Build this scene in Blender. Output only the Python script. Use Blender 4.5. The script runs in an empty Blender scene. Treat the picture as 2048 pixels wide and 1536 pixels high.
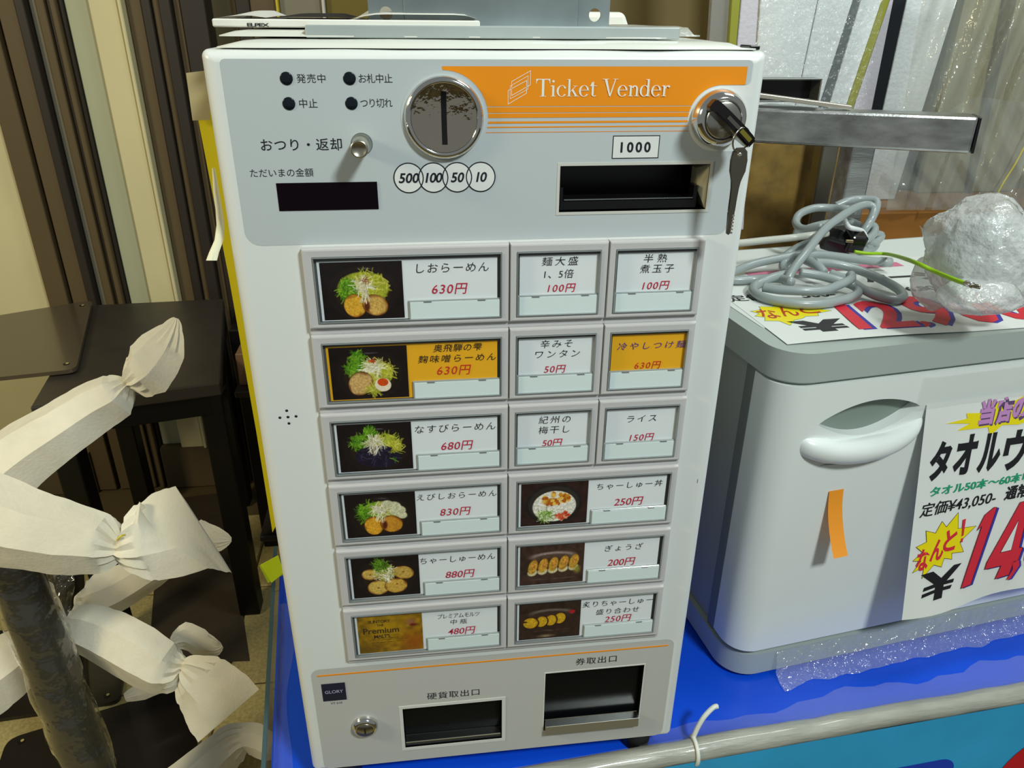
import bpy, bmesh, math, random
import numpy as np
from mathutils import Vector, Matrix, noise
random.seed(7)
S = bpy.context.scene
COL = S.collection
V = Vector
# ------------------------------------------------------------------ camera, world, lights, exposure
F_PX = 1523.6
CAM = V((0.12550948, -0.51699157, 0.69002886))
AX = V((0.9924, -0.12277, 0.00845)); AY = V((-0.04632, -0.43622, -0.89865)); AZ = V((0.11401, 0.89142, -0.43859))  # image right, image down, forward
AX = AX.normalized(); AZ = (AZ - AX * AZ.dot(AX)).normalized(); AY = AZ.cross(AX)
cd = bpy.data.cameras.new('camera'); cam = bpy.data.objects.new('camera', cd); COL.objects.link(cam)
cd.sensor_width = 36.0; cd.lens = F_PX / 2048 * 36.0; cd.clip_start = 0.02; cd.clip_end = 50
cam.matrix_world = Matrix(((AX.x, -AY.x, -AZ.x, CAM.x), (AX.y, -AY.y, -AZ.y, CAM.y), (AX.z, -AY.z, -AZ.z, CAM.z), (0, 0, 0, 1)))
S.camera = cam
S.view_settings.view_transform = 'Standard'; S.view_settings.look = 'None'
S.view_settings.gamma = 1.0; S.view_settings.use_curve_mapping = False
S.view_settings.exposure = -0.27
w = bpy.data.worlds.new('world'); S.world = w; w.use_nodes = True
w.node_tree.nodes['Background'].inputs[0].default_value = (0.80, 0.86, 0.84, 1)
w.node_tree.nodes['Background'].inputs[1].default_value = 0.28
def area(name, loc, target, sx, sy, power, col):
    l = bpy.data.lights.new(name, 'AREA'); l.shape = 'RECTANGLE'; l.size = sx; l.size_y = sy; l.energy = power; l.color = col
    o = bpy.data.objects.new(name, l); COL.objects.link(o); o.location = loc
    o.rotation_euler = (V(target) - V(loc)).to_track_quat('-Z', 'Y').to_euler()
    return o
area('shop_light', (0.95, -1.35, 1.95), (0.2, 0.1, 0.35), 0.30, 0.24, 41, (0.92, 1.0, 0.97))
area('warm_light', (-1.45, -0.42, 1.25), (-0.40, 0.75, 0.05), 0.35, 0.35, 20, (1.0, 0.86, 0.55))
area('back_light', (1.2, 0.15, 2.0), (1.0, 0.9, 0.5), 0.7, 0.3, 13, (0.92, 1.0, 0.95))

def px_dir(x, y):
    return AX * ((x - 1024) / F_PX) + AY * ((y - 768) / F_PX) + AZ
def hit(px, py, **k):
    d = px_dir(px, py); (a, v), = k.items(); i = 'xyz'.index(a)
    return CAM + d * ((v - CAM[i]) / d[i])
def far(x, y, D):            # the point of a sight line at D metres
    d = px_dir(x, y); return CAM + d * (D / d.length)

# ------------------------------------------------------------------ materials
def srgb(r, g, b):
    f = lambda c: (c / 255 / 12.92) if c / 255 <= .04045 else ((c / 255 + .055) / 1.055) ** 2.4
    return (f(r), f(g), f(b), 1)
MC = {}
def mat(name, rgb, rough=.5, metal=0.0, spec=.5, var=0.0, vscale=30, bump=0.0, bscale=200, stretch=None, trans=0.0, coat=0.0, backs=None):
    if name in MC: return MC[name]
    m = bpy.data.materials.new(name); m.use_nodes = True; nt = m.node_tree; b = nt.nodes['Principled BSDF']
    c = srgb(*rgb); b.inputs['Base Color'].default_value = c; b.inputs['Roughness'].default_value = rough
    b.inputs['Metallic'].default_value = metal; b.inputs['Specular IOR Level'].default_value = spec
    if trans: b.inputs['Transmission Weight'].default_value = trans
    if coat: b.inputs['Coat Weight'].default_value = coat; b.inputs['Coat Roughness'].default_value = .08
    def tex(scale):
        tc = nt.nodes.new('ShaderNodeTexCoord'); mp = nt.nodes.new('ShaderNodeMapping')
        nt.links.new(tc.outputs['Object'], mp.inputs[0])
        if stretch: mp.inputs['Scale'].default_value = stretch
        n = nt.nodes.new('ShaderNodeTexNoise'); n.inputs['Scale'].default_value = scale; n.inputs['Detail'].default_value = 4
        nt.links.new(mp.outputs[0], n.inputs['Vector']); return n
    if var:
        n = tex(vscale); r = nt.nodes.new('ShaderNodeValToRGB')
        lo = [max(0, x * (1 - var)) for x in c[:3]] + [1]; hi = [min(1, x * (1 + var)) for x in c[:3]] + [1]
        r.color_ramp.elements[0].position = .3; r.color_ramp.elements[1].position = .7
        r.color_ramp.elements[0].color = lo; r.color_ramp.elements[1].color = hi
        nt.links.new(n.outputs[0], r.inputs[0]); nt.links.new(r.outputs[0], b.inputs['Base Color'])
    if bump:
        n = tex(bscale); bp = nt.nodes.new('ShaderNodeBump'); bp.inputs['Strength'].default_value = bump; bp.inputs['Distance'].default_value = .002
        nt.links.new(n.outputs[0], bp.inputs['Height']); nt.links.new(bp.outputs[0], b.inputs['Normal'])
    MC[name] = m; return m
def film(name, tint=(255, 255, 255), haze=.15, rough=.12, bump=0.0, bscale=60, gloss=1.0, hazecol=(225, 230, 225), bdist=.01, soft=False):
    """thin clear plastic: light goes straight through, the surface glints"""
    if name in MC: return MC[name]
    m = bpy.data.materials.new(name); m.use_nodes = True; nt = m.node_tree; nt.nodes.clear()
    out = nt.nodes.new('ShaderNodeOutputMaterial'); tr = nt.nodes.new('ShaderNodeBsdfTransparent'); tr.inputs[0].default_value = srgb(*tint)
    gl = nt.nodes.new('ShaderNodeBsdfGlossy'); gl.inputs['Roughness'].default_value = rough; gl.inputs[0].default_value = (1, 1, 1, 1)
    df = nt.nodes.new('ShaderNodeBsdfDiffuse'); df.inputs[0].default_value = srgb(*hazecol)
    fr = nt.nodes.new('ShaderNodeFresnel'); ge = nt.nodes.new('ShaderNodeNewGeometry'); mr = nt.nodes.new('ShaderNodeMapRange')
    mr.inputs['To Min'].default_value = 1.45; mr.inputs['To Max'].default_value = 1 / 1.45
    nt.links.new(ge.outputs['Backfacing'], mr.inputs['Value']); nt.links.new(mr.outputs[0], fr.inputs[0])
    mu = nt.nodes.new('ShaderNodeMath'); mu.operation = 'MULTIPLY'; mu.inputs[1].default_value = gloss
    m1 = nt.nodes.new('ShaderNodeMixShader'); m1.inputs[0].default_value = haze
    m2 = nt.nodes.new('ShaderNodeMixShader')
    nt.links.new(tr.outputs[0], m1.inputs[1]); nt.links.new(df.outputs[0], m1.inputs[2])
    nt.links.new(fr.outputs[0], mu.inputs[0]); nt.links.new(mu.outputs[0], m2.inputs[0])
    nt.links.new(m1.outputs[0], m2.inputs[1]); nt.links.new(gl.outputs[0], m2.inputs[2]); nt.links.new(m2.outputs[0], out.inputs[0])
    if bump:
        tc = nt.nodes.new('ShaderNodeTexCoord'); n = nt.nodes.new('ShaderNodeTexNoise'); n.inputs['Scale'].default_value = bscale; n.inputs['Detail'].default_value = 3
        bp = nt.nodes.new('ShaderNodeBump'); bp.inputs['Strength'].default_value = bump; bp.inputs['Distance'].default_value = bdist
        nt.links.new(tc.outputs['Object'], n.inputs['Vector']); nt.links.new(n.outputs[0], bp.inputs['Height'])
        nt.links.new(bp.outputs[0], gl.inputs['Normal'])
        if soft: nt.links.new(bp.outputs[0], df.inputs['Normal'])
    MC[name] = m; return m
def vcol_mat():
    m = bpy.data.materials.new('printed_photo'); m.use_nodes = True; nt = m.node_tree
    a = nt.nodes.new('ShaderNodeVertexColor'); a.layer_name = 'Col'; b = nt.nodes['Principled BSDF']
    nt.links.new(a.outputs[0], b.inputs['Base Color']); b.inputs['Roughness'].default_value = .4; b.inputs['Specular IOR Level'].default_value = .15; return m
PHOTO = vcol_mat()
BODY = mat('white_enamel', (226, 231, 229), .34, coat=.15)
PANEL = mat('grey_label_film', (190, 200, 203), .42)
LOWP = mat('warm_grey_label_film', (192, 193, 189), .42)
WFILM = mat('white_label_film', (226, 231, 229), .42)
ORANGE = mat('orange_print', (243, 148, 12), .4)
INK = mat('black_ink', (22, 24, 34), .5)
WINK = mat('white_print', (238, 238, 225), .5)
BTN = mat('button_plastic', (198, 198, 199), .36)
WELL = mat('button_well', (84, 88, 90), .4)
RIM = mat('clear_rim', (128, 135, 136), .15, coat=.6)
CARD = mat('card_paper', (230, 237, 240), .6)
YCARD = mat('yellow_card', (238, 176, 10), .6)
TAB = mat('price_tab_paper', (222, 238, 238), .5)
RED = mat('red_brush_ink', (190, 24, 62), .6)
PURPLE = mat('purple_brush_ink', (100, 62, 130), .6)
BLACK = mat('black_plastic', (14, 13, 16), .22)
DARKGL = mat('dark_window', (15, 5, 12), .2, spec=.15)
CHROME = mat('chrome', (225, 224, 220), .09, 1.0)
DCHROME = mat('satin_metal', (150, 146, 132), .28, 1.0)
PANE = film('clear_pane', haze=.008, rough=.05, gloss=.4)
NAVY = mat('navy_badge', (22, 26, 52), .4)

# ------------------------------------------------------------------ object helpers
ORG = {}
def root(name, label, cat, loc=(0, 0, 0), group=None):
    o = bpy.data.objects.new(name, None); o.empty_display_size = .02; COL.objects.link(o); o.location = loc
    ORG[o] = V(loc); o['label'] = label; o['category'] = cat
    if group: o['group'] = group
    return o
def link(name, me, m, parent=None, smooth=False):
    o = bpy.data.objects.new(name, me); COL.objects.link(o)
    for x in (m if isinstance(m, (list, tuple)) else [m]): me.materials.append(x)
    if smooth:
        for p in me.polygons: p.use_smooth = True
    if parent is not None:
        g = ORG[parent]; me.transform(Matrix.Translation(-g)); o.parent = parent; ORG[o] = g
    else: ORG[o] = V((0, 0, 0))
    return o
def tag(o, label, cat, group=None):
    o['label'] = label; o['category'] = cat
    if group: o['group'] = group
    # put the origin at the base of the mesh
    me = o.data; n = len(me.vertices); co = np.empty(n * 3); me.vertices.foreach_get('co', co); co = co.reshape(-1, 3)
    g = V((float(co[:, 0].mean()), float(co[:, 1].mean()), float(co[:, 2].min())))
    me.transform(Matrix.Translation(-g)); o.location = g; ORG[o] = g
    return o
def struct(o, **k):
    o['kind'] = 'structure'; return o
def mesh(name, vs, fs, m, parent=None, smooth=False, mi=None):
    me = bpy.data.meshes.new(name); me.from_pydata([tuple(v) for v in vs], [], fs)
    if mi: me.polygons.foreach_set('material_index', mi)
    return link(name, me, m, parent, smooth)
def from_bm(name, bm, m, parent=None, smooth=False):
    bmesh.ops.recalc_face_normals(bm, faces=bm.faces)
    me = bpy.data.meshes.new(name); bm.to_mesh(me); bm.free(); return link(name, me, m, parent, smooth)
def bm_hexa(bm, p, bevel=0, seg=2):
    """p: 8 corners, 4 of the near face (bl, br, tr, tl) then 4 of the far face"""
    vs = [bm.verts.new(q) for q in p]
    fs = [bm.faces.new([vs[i] for i in f]) for f in ((0, 1, 2, 3), (5, 4, 7, 6), (4, 0, 3, 7), (1, 5, 6, 2), (3, 2, 6, 7), (4, 5, 1, 0))]
    if bevel:
        bmesh.ops.bevel(bm, geom=list({e for f in fs for e in f.edges}), offset=bevel, segments=seg, affect='EDGES', profile=.5)
def box(name, a, b, m, parent=None, bevel=0, seg=2, fn=None, smooth=False):
    x0, y0, z0 = a; x1, y1, z1 = b
    p = [V((x0, y0, z0)), V((x1, y0, z0)), V((x1, y0, z1)), V((x0, y0, z1)), V((x0, y1, z0)), V((x1, y1, z0)), V((x1, y1, z1)), V((x0, y1, z1))]
    bm = bmesh.new(); bm_hexa(bm, p, bevel, seg)
    if fn:
        for v in bm.verts: v.co = fn(v.co)
    return from_bm(name, bm, m, parent, smooth)
def hexa(name, near, back, m, parent=None, bevel=0, seg=2, smooth=False):
    bm = bmesh.new(); bm_hexa(bm, list(near) + list(back), bevel, seg); return from_bm(name, bm, m, parent, smooth)
def tube(name, pts, r, m, parent=None, n=10, closed=False, radii=None, smooth=True, sub=6):
    pts = [V(p) for p in pts]
    if sub > 1: pts = catmull(pts, sub, closed)
    k = len(pts); vs = []; fs = []; up = None
    for i in range(k):
        a = pts[(i - 1) % k] if closed or i > 0 else pts[i]; b = pts[(i + 1) % k] if closed or i < k - 1 else pts[i]
        t = (b - a).normalized()
        if up is None: up = t.orthogonal().normalized()
        up = (up - t * up.dot(t)).normalized(); s = t.cross(up)
        rr = r if radii is None else np.interp(i / (k - 1), np.linspace(0, 1, len(radii)), radii)
        for j in range(n):
            an = 2 * math.pi * j / n; vs.append(pts[i] + (up * math.cos(an) + s * math.sin(an)) * rr)
    for i in range(k if closed else k - 1):
        for j in range(n):
            i2 = (i + 1) % k; fs.append((i * n + j, i * n + (j + 1) % n, i2 * n + (j + 1) % n, i2 * n + j))
    if not closed: fs += [tuple(range(n))[::-1], tuple(range((k - 1) * n, k * n))]
    return mesh(name, vs, fs, m, parent, smooth)
def catmull(p, sub, closed=False):
    out = []; k = len(p)
    for i in range(k if closed else k - 1):
        g = (lambda j: p[j % k]) if closed else (lambda j: p[min(max(j, 0), k - 1)])
        a, b, c, d = g(i - 1), g(i), g(i + 1), g(i + 2)
        for s in range(sub):
            t = s / sub; out.append(.5 * ((2 * b) + (c - a) * t + (2 * a - 5 * b + 4 * c - d) * t * t + (3 * b - a - 3 * c + d) * t ** 3))
    if not closed: out.append(p[-1])
    return out

# ------------------------------------------------------------------ face of the machine: u right, v down (mm), d out of the face
ZT = 0.66852
def FX(u, v, d=0.0): return V((u / 1000, -d / 1000, ZT - v / 1000))
def ringloft(name, rings, m, parent, close=True, mi=None, closeback=False, fx=None):
    fx = fx or FX; vs = []; fs = []; idx = []
    for (u0, v0, u1, v1, d) in rings: vs += [fx(u0, v0, d), fx(u1, v0, d), fx(u1, v1, d), fx(u0, v1, d)]
    for i in range(len(rings) - 1):
        for j in range(4):
            fs.append((i * 4 + j, i * 4 + (j + 1) % 4, i * 4 + 4 + (j + 1) % 4, i * 4 + 4 + j)); idx.append(mi[i] if mi else 0)
    if close: n = len(rings) * 4 - 4; fs.append((n, n + 1, n + 2, n + 3)); idx.append(mi[-1] if mi else 0)
    if closeback: fs.append((3, 2, 1, 0)); idx.append(0)
    return mesh(name, vs, fs, m, parent, mi=idx)
def slab(name, u0, v0, u1, v1, d0, d1, m, parent, b=.3):
    return ringloft(name, [(u0, v0, u1, v1, d0), (u0, v0, u1, v1, d1 - b), (u0 + b, v0 + b, u1 - b, v1 - b, d1)], m, parent)
def lathe(name, u, v, rings, m, parent, n=48, close=True, smooth=True, fx=None):
    fx = fx or FX; vs = []; fs = []
    for r, d in rings:
        for j in range(n): a = 2 * math.pi * j / n; vs.append(fx(u + r * math.cos(a), v + r * math.sin(a), d))
    for i in range(len(rings) - 1):
        for j in range(n): fs.append((i * n + j, i * n + (j + 1) % n, (i + 1) * n + (j + 1) % n, (i + 1) * n + j))
    if close: fs.append(tuple(range((len(rings) - 1) * n, len(rings) * n)))
    return mesh(name, vs, fs, m, parent, smooth)
def sheet(name, vlist, L, R, d, m, parent, holes=()):
    """flat film: rows at the heights vlist between L(v) and R(v), with rectangular holes (u0,v0,u1,v1)"""
    vl = sorted(set(list(vlist) + [h[1] for h in holes] + [h[3] for h in holes])); vs = []; fs = []
    vl = [v for v in vl if vlist[0] <= v <= vlist[-1]]
    for a, b in zip(vl, vl[1:]):
        mid = (a + b) / 2; hs = sorted([h for h in holes if h[1] <= mid <= h[3]]); xs = [(L(a), L(b))]
        for h in hs: xs += [(h[0], h[0]), (h[2], h[2])]
        xs.append((R(a), R(b)))
        for i in range(0, len(xs), 2):
            k = len(vs); vs += [FX(xs[i][0], a, d), FX(xs[i + 1][0], a, d), FX(xs[i + 1][1], b, d), FX(xs[i][1], b, d)]; fs.append((k, k + 1, k + 2, k + 3))
    return mesh(name, vs, fs, m, parent)
def poly(name, pts, d, m, parent, mapf=None):
    mapf = mapf or FX; bm = bmesh.new(); vs = [bm.verts.new(mapf(u, v, d)) for u, v in pts]
    f = bm.faces.new(vs); f.normal_update(); bmesh.ops.triangulate(bm, faces=[f], ngon_method='EAR_CLIP'); return from_bm(name, bm, m, parent)
# ------------------------------------------------------------------ lettering
TC = {}
def glyphs(s, bold=0.0, shear=0.0, spacing=1.0):
    k = (s, bold, shear, round(spacing, 2))
    if k in TC: return TC[k]
    c = bpy.data.curves.new('t', 'FONT'); c.body = s; c.size = 1; c.offset = bold; c.shear = shear; c.space_character = spacing; c.resolution_u = 3; c.dimensions = '2D'; c.fill_mode = 'BOTH'
    o = bpy.data.objects.new('t', c); COL.objects.link(o); bpy.context.view_layer.update()
    me = bpy.data.meshes.new_from_object(o.evaluated_get(bpy.context.evaluated_depsgraph_get()))
    n = len(me.vertices); co = np.zeros(n * 3); me.vertices.foreach_get('co', co); co = co.reshape(-1, 3)[:, :2].copy()
    fs = [tuple(p.vertices) for p in me.polygons]
    bpy.data.objects.remove(o); bpy.data.curves.remove(c); bpy.data.meshes.remove(me)
    TC[k] = (co, fs); return TC[k]
def text(s, u0, vc, u1, h, m, parent, d=.4, bold=0.0, shear=0.0, mapf=None, fit=True, name='lettering', slope=0.0):
    mapf = mapf or FX
    co, fs = glyphs(s, bold, shear)
    if len(co) == 0: return None
    n = len(s)
    if fit and n > 1:
        w1 = np.ptp(co[:, 0]); h1 = np.ptp(co[:, 1]); ex = (h1 * (u1 - u0) / h - w1) / (n - 1); sp = 1 + ex / (w1 / n)
        sp = min(2.2, max(.85, sp))
        if abs(sp - 1) > .06: co, fs = glyphs(s, bold, shear, sp)
    mn = co.min(0); q = (co - mn) / np.maximum(np.ptp(co, axis=0), 1e-6)
    vs = [mapf(u0 + (u1 - u0) * a, vc + h / 2 - h * b + slope * a, d) for a, b in q]
    return mesh(name, vs, fs, m, parent)

# ================================================================== SETTING
FLOOR_Z, WALL_Y, BACK_Y = -0.55, 1.45, 1.0
WBROWN = mat('brown_wall', (96, 84, 52), .6, var=.08, vscale=6)
WDARK = mat('dark_mullion', (40, 32, 24), .55)
WMID = mat('brown_mullion', (92, 76, 48), .6)
WCREAM = mat('cream_panel', (214, 204, 158), .6, var=.04, vscale=5)
WGREEN = mat('pale_green_panel', (176, 178, 148), .6, var=.04, vscale=5)
WGREY = mat('grey_mullion', (128, 122, 104), .55)
struct(box('wall_back', (-3.2, WALL_Y + .06, FLOOR_Z), (3.2, WALL_Y + .16, 2.6), WBROWN))
# upright strips of the shutter wall, measured at the height of the sightline y=390
def wx(x, y=390): return hit(x, y, y=WALL_Y).x
WZ = hit(300, 893, y=WALL_Y).z
strips = [(-260, 43, WCREAM, .03, 1), (43, 86, WMID, .0, 0), (95, 131, WMID, .0, 0), (131, 149, WDARK, -.01, 0), (149, 165, WGREY, .015, 0), (165, 182, WMID, .0, 0),
          (182, 192, WDARK, .01, 0), (192, 203, WMID, -.005, 0), (203, 211, WDARK, .01, 0), (211, 262, WGREEN, .02, 1), (262, 314, WCREAM, -.005, 1), (316, 324, WCREAM, -.015, 1), (325, 354, WMID, .01, 0),
          (354, 372, WDARK, .0, 0), (372, 388, WMID, .01, 0), (388, 410, WDARK, -.01, 0), (410, 424, WMID, .01, 0), (424, 470, WDARK, 0, 0)]
for i, (a, b, m, dy, c) in enumerate(strips):
    z0 = WZ if c else FLOOR_Z
    o = struct(box('trim_%d' % (i + 1), (wx(a), WALL_Y + dy - .012, z0), (wx(b) - .001, WALL_Y + .059, 2.5), m, bevel=.002, seg=1))
i = len(strips)
struct(box('baseboard_back', (wx(-260), WALL_Y - .02, FLOOR_Z), (wx(43), WALL_Y + .059, WZ), mat('skirting', (98, 84, 58), .6)))
struct(box('baseboard_right', (wx(211), WALL_Y - .02, FLOOR_Z), (wx(324), WALL_Y + .059, WZ), mat('skirting', (98, 84, 58), .6)))
def wxt(x): return hit(x, 20, y=WALL_Y).x
for (a, b, m, dy) in [(470, 500, WDARK, .02), (500, 554, WMID, .02), (554, 559, mat('yellow_cord', (226, 206, 60), .5), 0), (559, 645, WGREY, .02), (645, 652, mat('white_bead', (210, 208, 196), .5), .0),
                      (652, 760, mat('olive_board', (112, 96, 24), .6), .02), (1150, 1262, WDARK, .03), (1264, 1276, WMID, .0), (1278, 1300, WDARK, .02), (1300, 1346, WGREY, -.01), (1348, 1374, WDARK, .02), (1374, 1380, mat('yellow_cord', (226, 206, 60), .5), 0),
                      (1382, 1404, WGREY, .0), (1404, 1425, WMID, .0), (1425, 1500, WDARK, .03)]:
    i += 1; struct(box('trim_%d' % i, (max(wxt(a), wx(470) + .001), WALL_Y + dy - .012, FLOOR_Z), (wxt(b) - .001, WALL_Y + .059, 2.5), m, bevel=.002, seg=1))

# floor: stone tiles laid with joints
grout = struct(box('floor', (-3.2, -3.2, FLOOR_Z - .06), (3.2, WALL_Y + .1, FLOOR_Z - .004), mat('grout', (88, 74, 40), .9)))
TILE = [mat('floor_tile_%s' % n, c, .75, var=.22, vscale=150, bump=.3, bscale=300) for n, c in (('a', (178, 162, 106)), ('b', (170, 154, 100)))]
tm = []
for k in range(2):
    bm = bmesh.new(); p = [V((x, y, z)) for (x, z, y) in ((-.148, -.02, -.148), (.148, -.02, -.148), (.148, 0, -.148), (-.148, 0, -.148), (-.148, -.02, .148), (.148, -.02, .148), (.148, 0, .148), (-.148, 0, .148))]
    bm_hexa(bm, p, .003, 1); bmesh.ops.recalc_face_normals(bm, faces=bm.faces); me = bpy.data.meshes.new('tile'); bm.to_mesh(me); bm.free(); me.materials.append(TILE[k]); tm.append(me)
t0 = hit(100, 1475, z=FLOOR_Z)
for ix in range(-4, 4):
    for iy in range(-3, 4):
        o = bpy.data.objects.new('tile', random.choice(tm)); COL.objects.link(o); o.parent = grout
        o.location = (t0.x + ix * .3 + .15, t0.y + iy * .3 - .06, FLOOR_Z)
        if o.location.y > WALL_Y - .17 or o.location.x > 1: bpy.data.objects.remove(o)

# right background: brown boards and ledge
RB = 1.02
struct(box('wall_right', (.42, RB, .05), (2.6, RB + .05, 2.4), mat('olive_brown_wall', (120, 104, 60), .6, var=.1, vscale=5)))

# ================================================================== BLUE TABLE
TA = math.radians(4.2)
def TBL(a, b, z):      # a along the front edge, b into depth, from the table's front left corner
    o = V((-.040, -.028, 0)); return V((o.x + a * math.cos(TA) - b * math.sin(TA) * 1.6, o.y + a * math.sin(TA) + b * math.cos(TA), z))
tb = root('display_table', 'low display table with glossy blue top carrying the white ticket machine', 'table', TBL(.6, .3, -.55))
BLUE = mat('blue_table_top', (12, 80, 224), .33, var=.06, vscale=9)
def tblbox(name, a0, a1, b0, b1, z0, z1, m, p, bev=.002):
    return hexa(name, [TBL(a0, b0, z0), TBL(a1, b0, z0), TBL(a1, b0, z1), TBL(a0, b0, z1)], [TBL(a0, b1, z0), TBL(a1, b1, z0), TBL(a1, b1, z1), TBL(a0, b1, z1)], m, p, bev, 1)
tblbox('table_top', 0, 1.35, 0.0115, .48, -.022, 0, BLUE, tb)
for a in (.04, 1.29):
    for b in (.06, .42): tblbox('leg', a, a + .035, b, b + .035, -.55, -.023, DCHROME, tb)
# cyan poster hung on the front of the table
CY = mat('cyan_print', (50, 168, 222), .45, var=.12, vscale=7)
pf = root('front_poster', 'cyan printed poster hanging down from the front edge of the blue table', 'poster', TBL(.6, -.012, -.45))
fp = lambda a, z, d=0: TBL(a / 1000, -.014 - d / 1000, z / 1000)
mesh('sheet', [fp(10, -2), fp(1300, -2), fp(1300, -460), fp(10, -460)], [(0, 1, 2, 3)], CY, pf)
def rrect(x0, y0, x1, y1, r, n=8, sh=0):
    o = []
    for cx, cy, a in ((x1 - r, y0 + r, -90), (x1 - r, y1 - r, 0), (x0 + r, y1 - r, 90), (x0 + r, y0 + r, 180)):
        for k in range(n + 1):
            t = math.radians(a + 90 * k / n); o.append((cx + r * math.cos(t) + sh * (cy + r * math.sin(t)), cy + r * math.sin(t)))
    return o
def toposter(x, y):
    h = CAM; d = px_dir(x, y); n = V((-math.sin(TA), math.cos(TA), 0)); q = TBL(0, -.014, 0); t = (q - h).dot(n) / d.dot(n); X = h + d * t; e = V((math.cos(TA), math.sin(TA), 0))
    return (X - q).dot(e) * 1000, X.z * 1000
fpv = lambda u, v, d=0: fp(u, v, d)
ca, cz = toposter(1905, 1519); fb = mat('deep_blue_print', (22, 66, 190), .45)
poly('blue_frame', rrect(ca - 250, cz - 90, ca + 6, cz + 4, 22), .3, fb, pf, fpv)
poly('green_panel', rrect(ca - 238, cz - 90, ca - 8, cz - 10, 14), .5, mat('teal_print', (38, 120, 130), .45), pf, fpv)
ra, rz = toposter(2048, 1492)
poly('red_disc', [(ra + 55 + 78 * math.cos(t / 20 * math.pi), rz - 58 + 78 * math.sin(t / 20 * math.pi)) for t in range(40)], .6, mat('red_print', (206, 26, 40), .45), pf, fpv)
# tape-wrapped edge pipe
ep = root('edge_pipe', 'silvery tape-wrapped pipe running along the front edge of the blue table', 'pipe', TBL(.6, -.005, -.01))
PIPE = mat('taped_pipe', (158, 160, 150), .38, var=.14, vscale=18, bump=.5, bscale=40, stretch=(1, 6, 6), coat=.5)
pp = [TBL(a, -.002, .000) + V((0, 0, random.uniform(-.0012, .0012))) for a in np.linspace(-.002, 1.35, 46)]
tube('pipe', pp, .0118, PIPE, ep, n=16, sub=2, radii=[.0118 + random.uniform(-.0007, .0007) for _ in range(60)])
TAPE = film('clear_tape', haze=.12, rough=.22, bump=.12, bscale=50, hazecol=(215, 220, 225))
TAPE2 = film('clear_tape_thin', haze=.06, rough=.15, bump=.12, bscale=50, hazecol=(215, 220, 225))
def ribbon(name, rows, m, parent, smooth=True):
    n = len(rows[0]); vs = [p for r in rows for p in r]
    fs = [(i * n + j, i * n + j + 1, (i + 1) * n + j + 1, (i + 1) * n + j) for i in range(len(rows) - 1) for j in range(n - 1)]
    return mesh(name, vs, fs, m, parent, smooth)
rows = []
for k, a in enumerate(np.linspace(.37, 1.34, 60)):
    wdt = (.03 + .008 * math.sin(k * .5) + .004 * math.sin(k * 1.7)) * min(1, .35 + k * .03)
    rows.append([TBL(a, -.002, .0126), TBL(a, .008, .0085), TBL(a, .012 + wdt * .3, .0025 + .0006 * math.sin(k)), TBL(a, .014 + wdt * .85, .0012)])
ribbon('tape', rows, TAPE, ep)
rows = []
for k, a in enumerate(np.linspace(.004, .052, 8)): rows.append([TBL(a, -.002, .0126), TBL(a, .009, .0075), TBL(a, .02, .0015), TBL(a, .036 + .002 * math.sin(k * 2), .0012)])
ribbon('tape', rows, TAPE, ep)
zt = root('zip_tie', 'white cable tie looped round the pipe with its tail sticking up', 'cable tie', TBL(.45, 0, 0))
NYL = mat('nylon', (222, 226, 216), .35)
za = hit(1400, 1500, y=-.012)
lp = [V((za.x, -.002 + (za.x + .04) * math.tan(TA) - .028, 0)) + V((0, .0135 * math.cos(t), .0135 * math.sin(t))) for t in np.linspace(0, 2 * math.pi, 13)[:-1]]
tube('loop', lp, .0022, NYL, zt, n=6, closed=True, sub=3)
q0 = lp[2]
tube('tail', [q0 + V((0, -.001, 0)), q0 + V((.004, .001, .012)), q0 + V((.011, .004, .024)), q0 + V((.021, .008, .031)), q0 + V((.026, .009, .031))], .0028, NYL, zt, n=6)
# clear sheet on the table's left side
GL = mat('acrylic_edge', (70, 98, 104), .2, coat=.3)
cs = root('clear_side_panel', 'thin clear plastic sheet upright along the left side of the blue table', 'panel', TBL(0, .3, -.1))
AC = film('acrylic', haze=.06, rough=.06)
tblbox('sheet', -.0075, -.004, .02, .40, -.30, .008, AC, cs, 0)
tblbox('edge', -.008, -.0035, .018, .41, .0085, .0105, GL, cs, 0)
tblbox('edge', -.0065, -.0025, .018, .0195, -.30, .0085, mat('bright_edge', (150, 158, 140), .3), cs, 0)
tf = root('blue_sheet_tape', 'strip of wrinkled clear tape along the left margin of the blue table top', 'tape', TBL(0, .2, 0))
rows = [[TBL(.002, b, .0012), TBL(.010 + .003 * math.sin(b * 60), b, .0022), TBL(.018 + .004 * math.sin(b * 33), b, .0012)] for b in np.linspace(.04, .3, 30)]
ribbon('tape', rows, TAPE2, tf)

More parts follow.
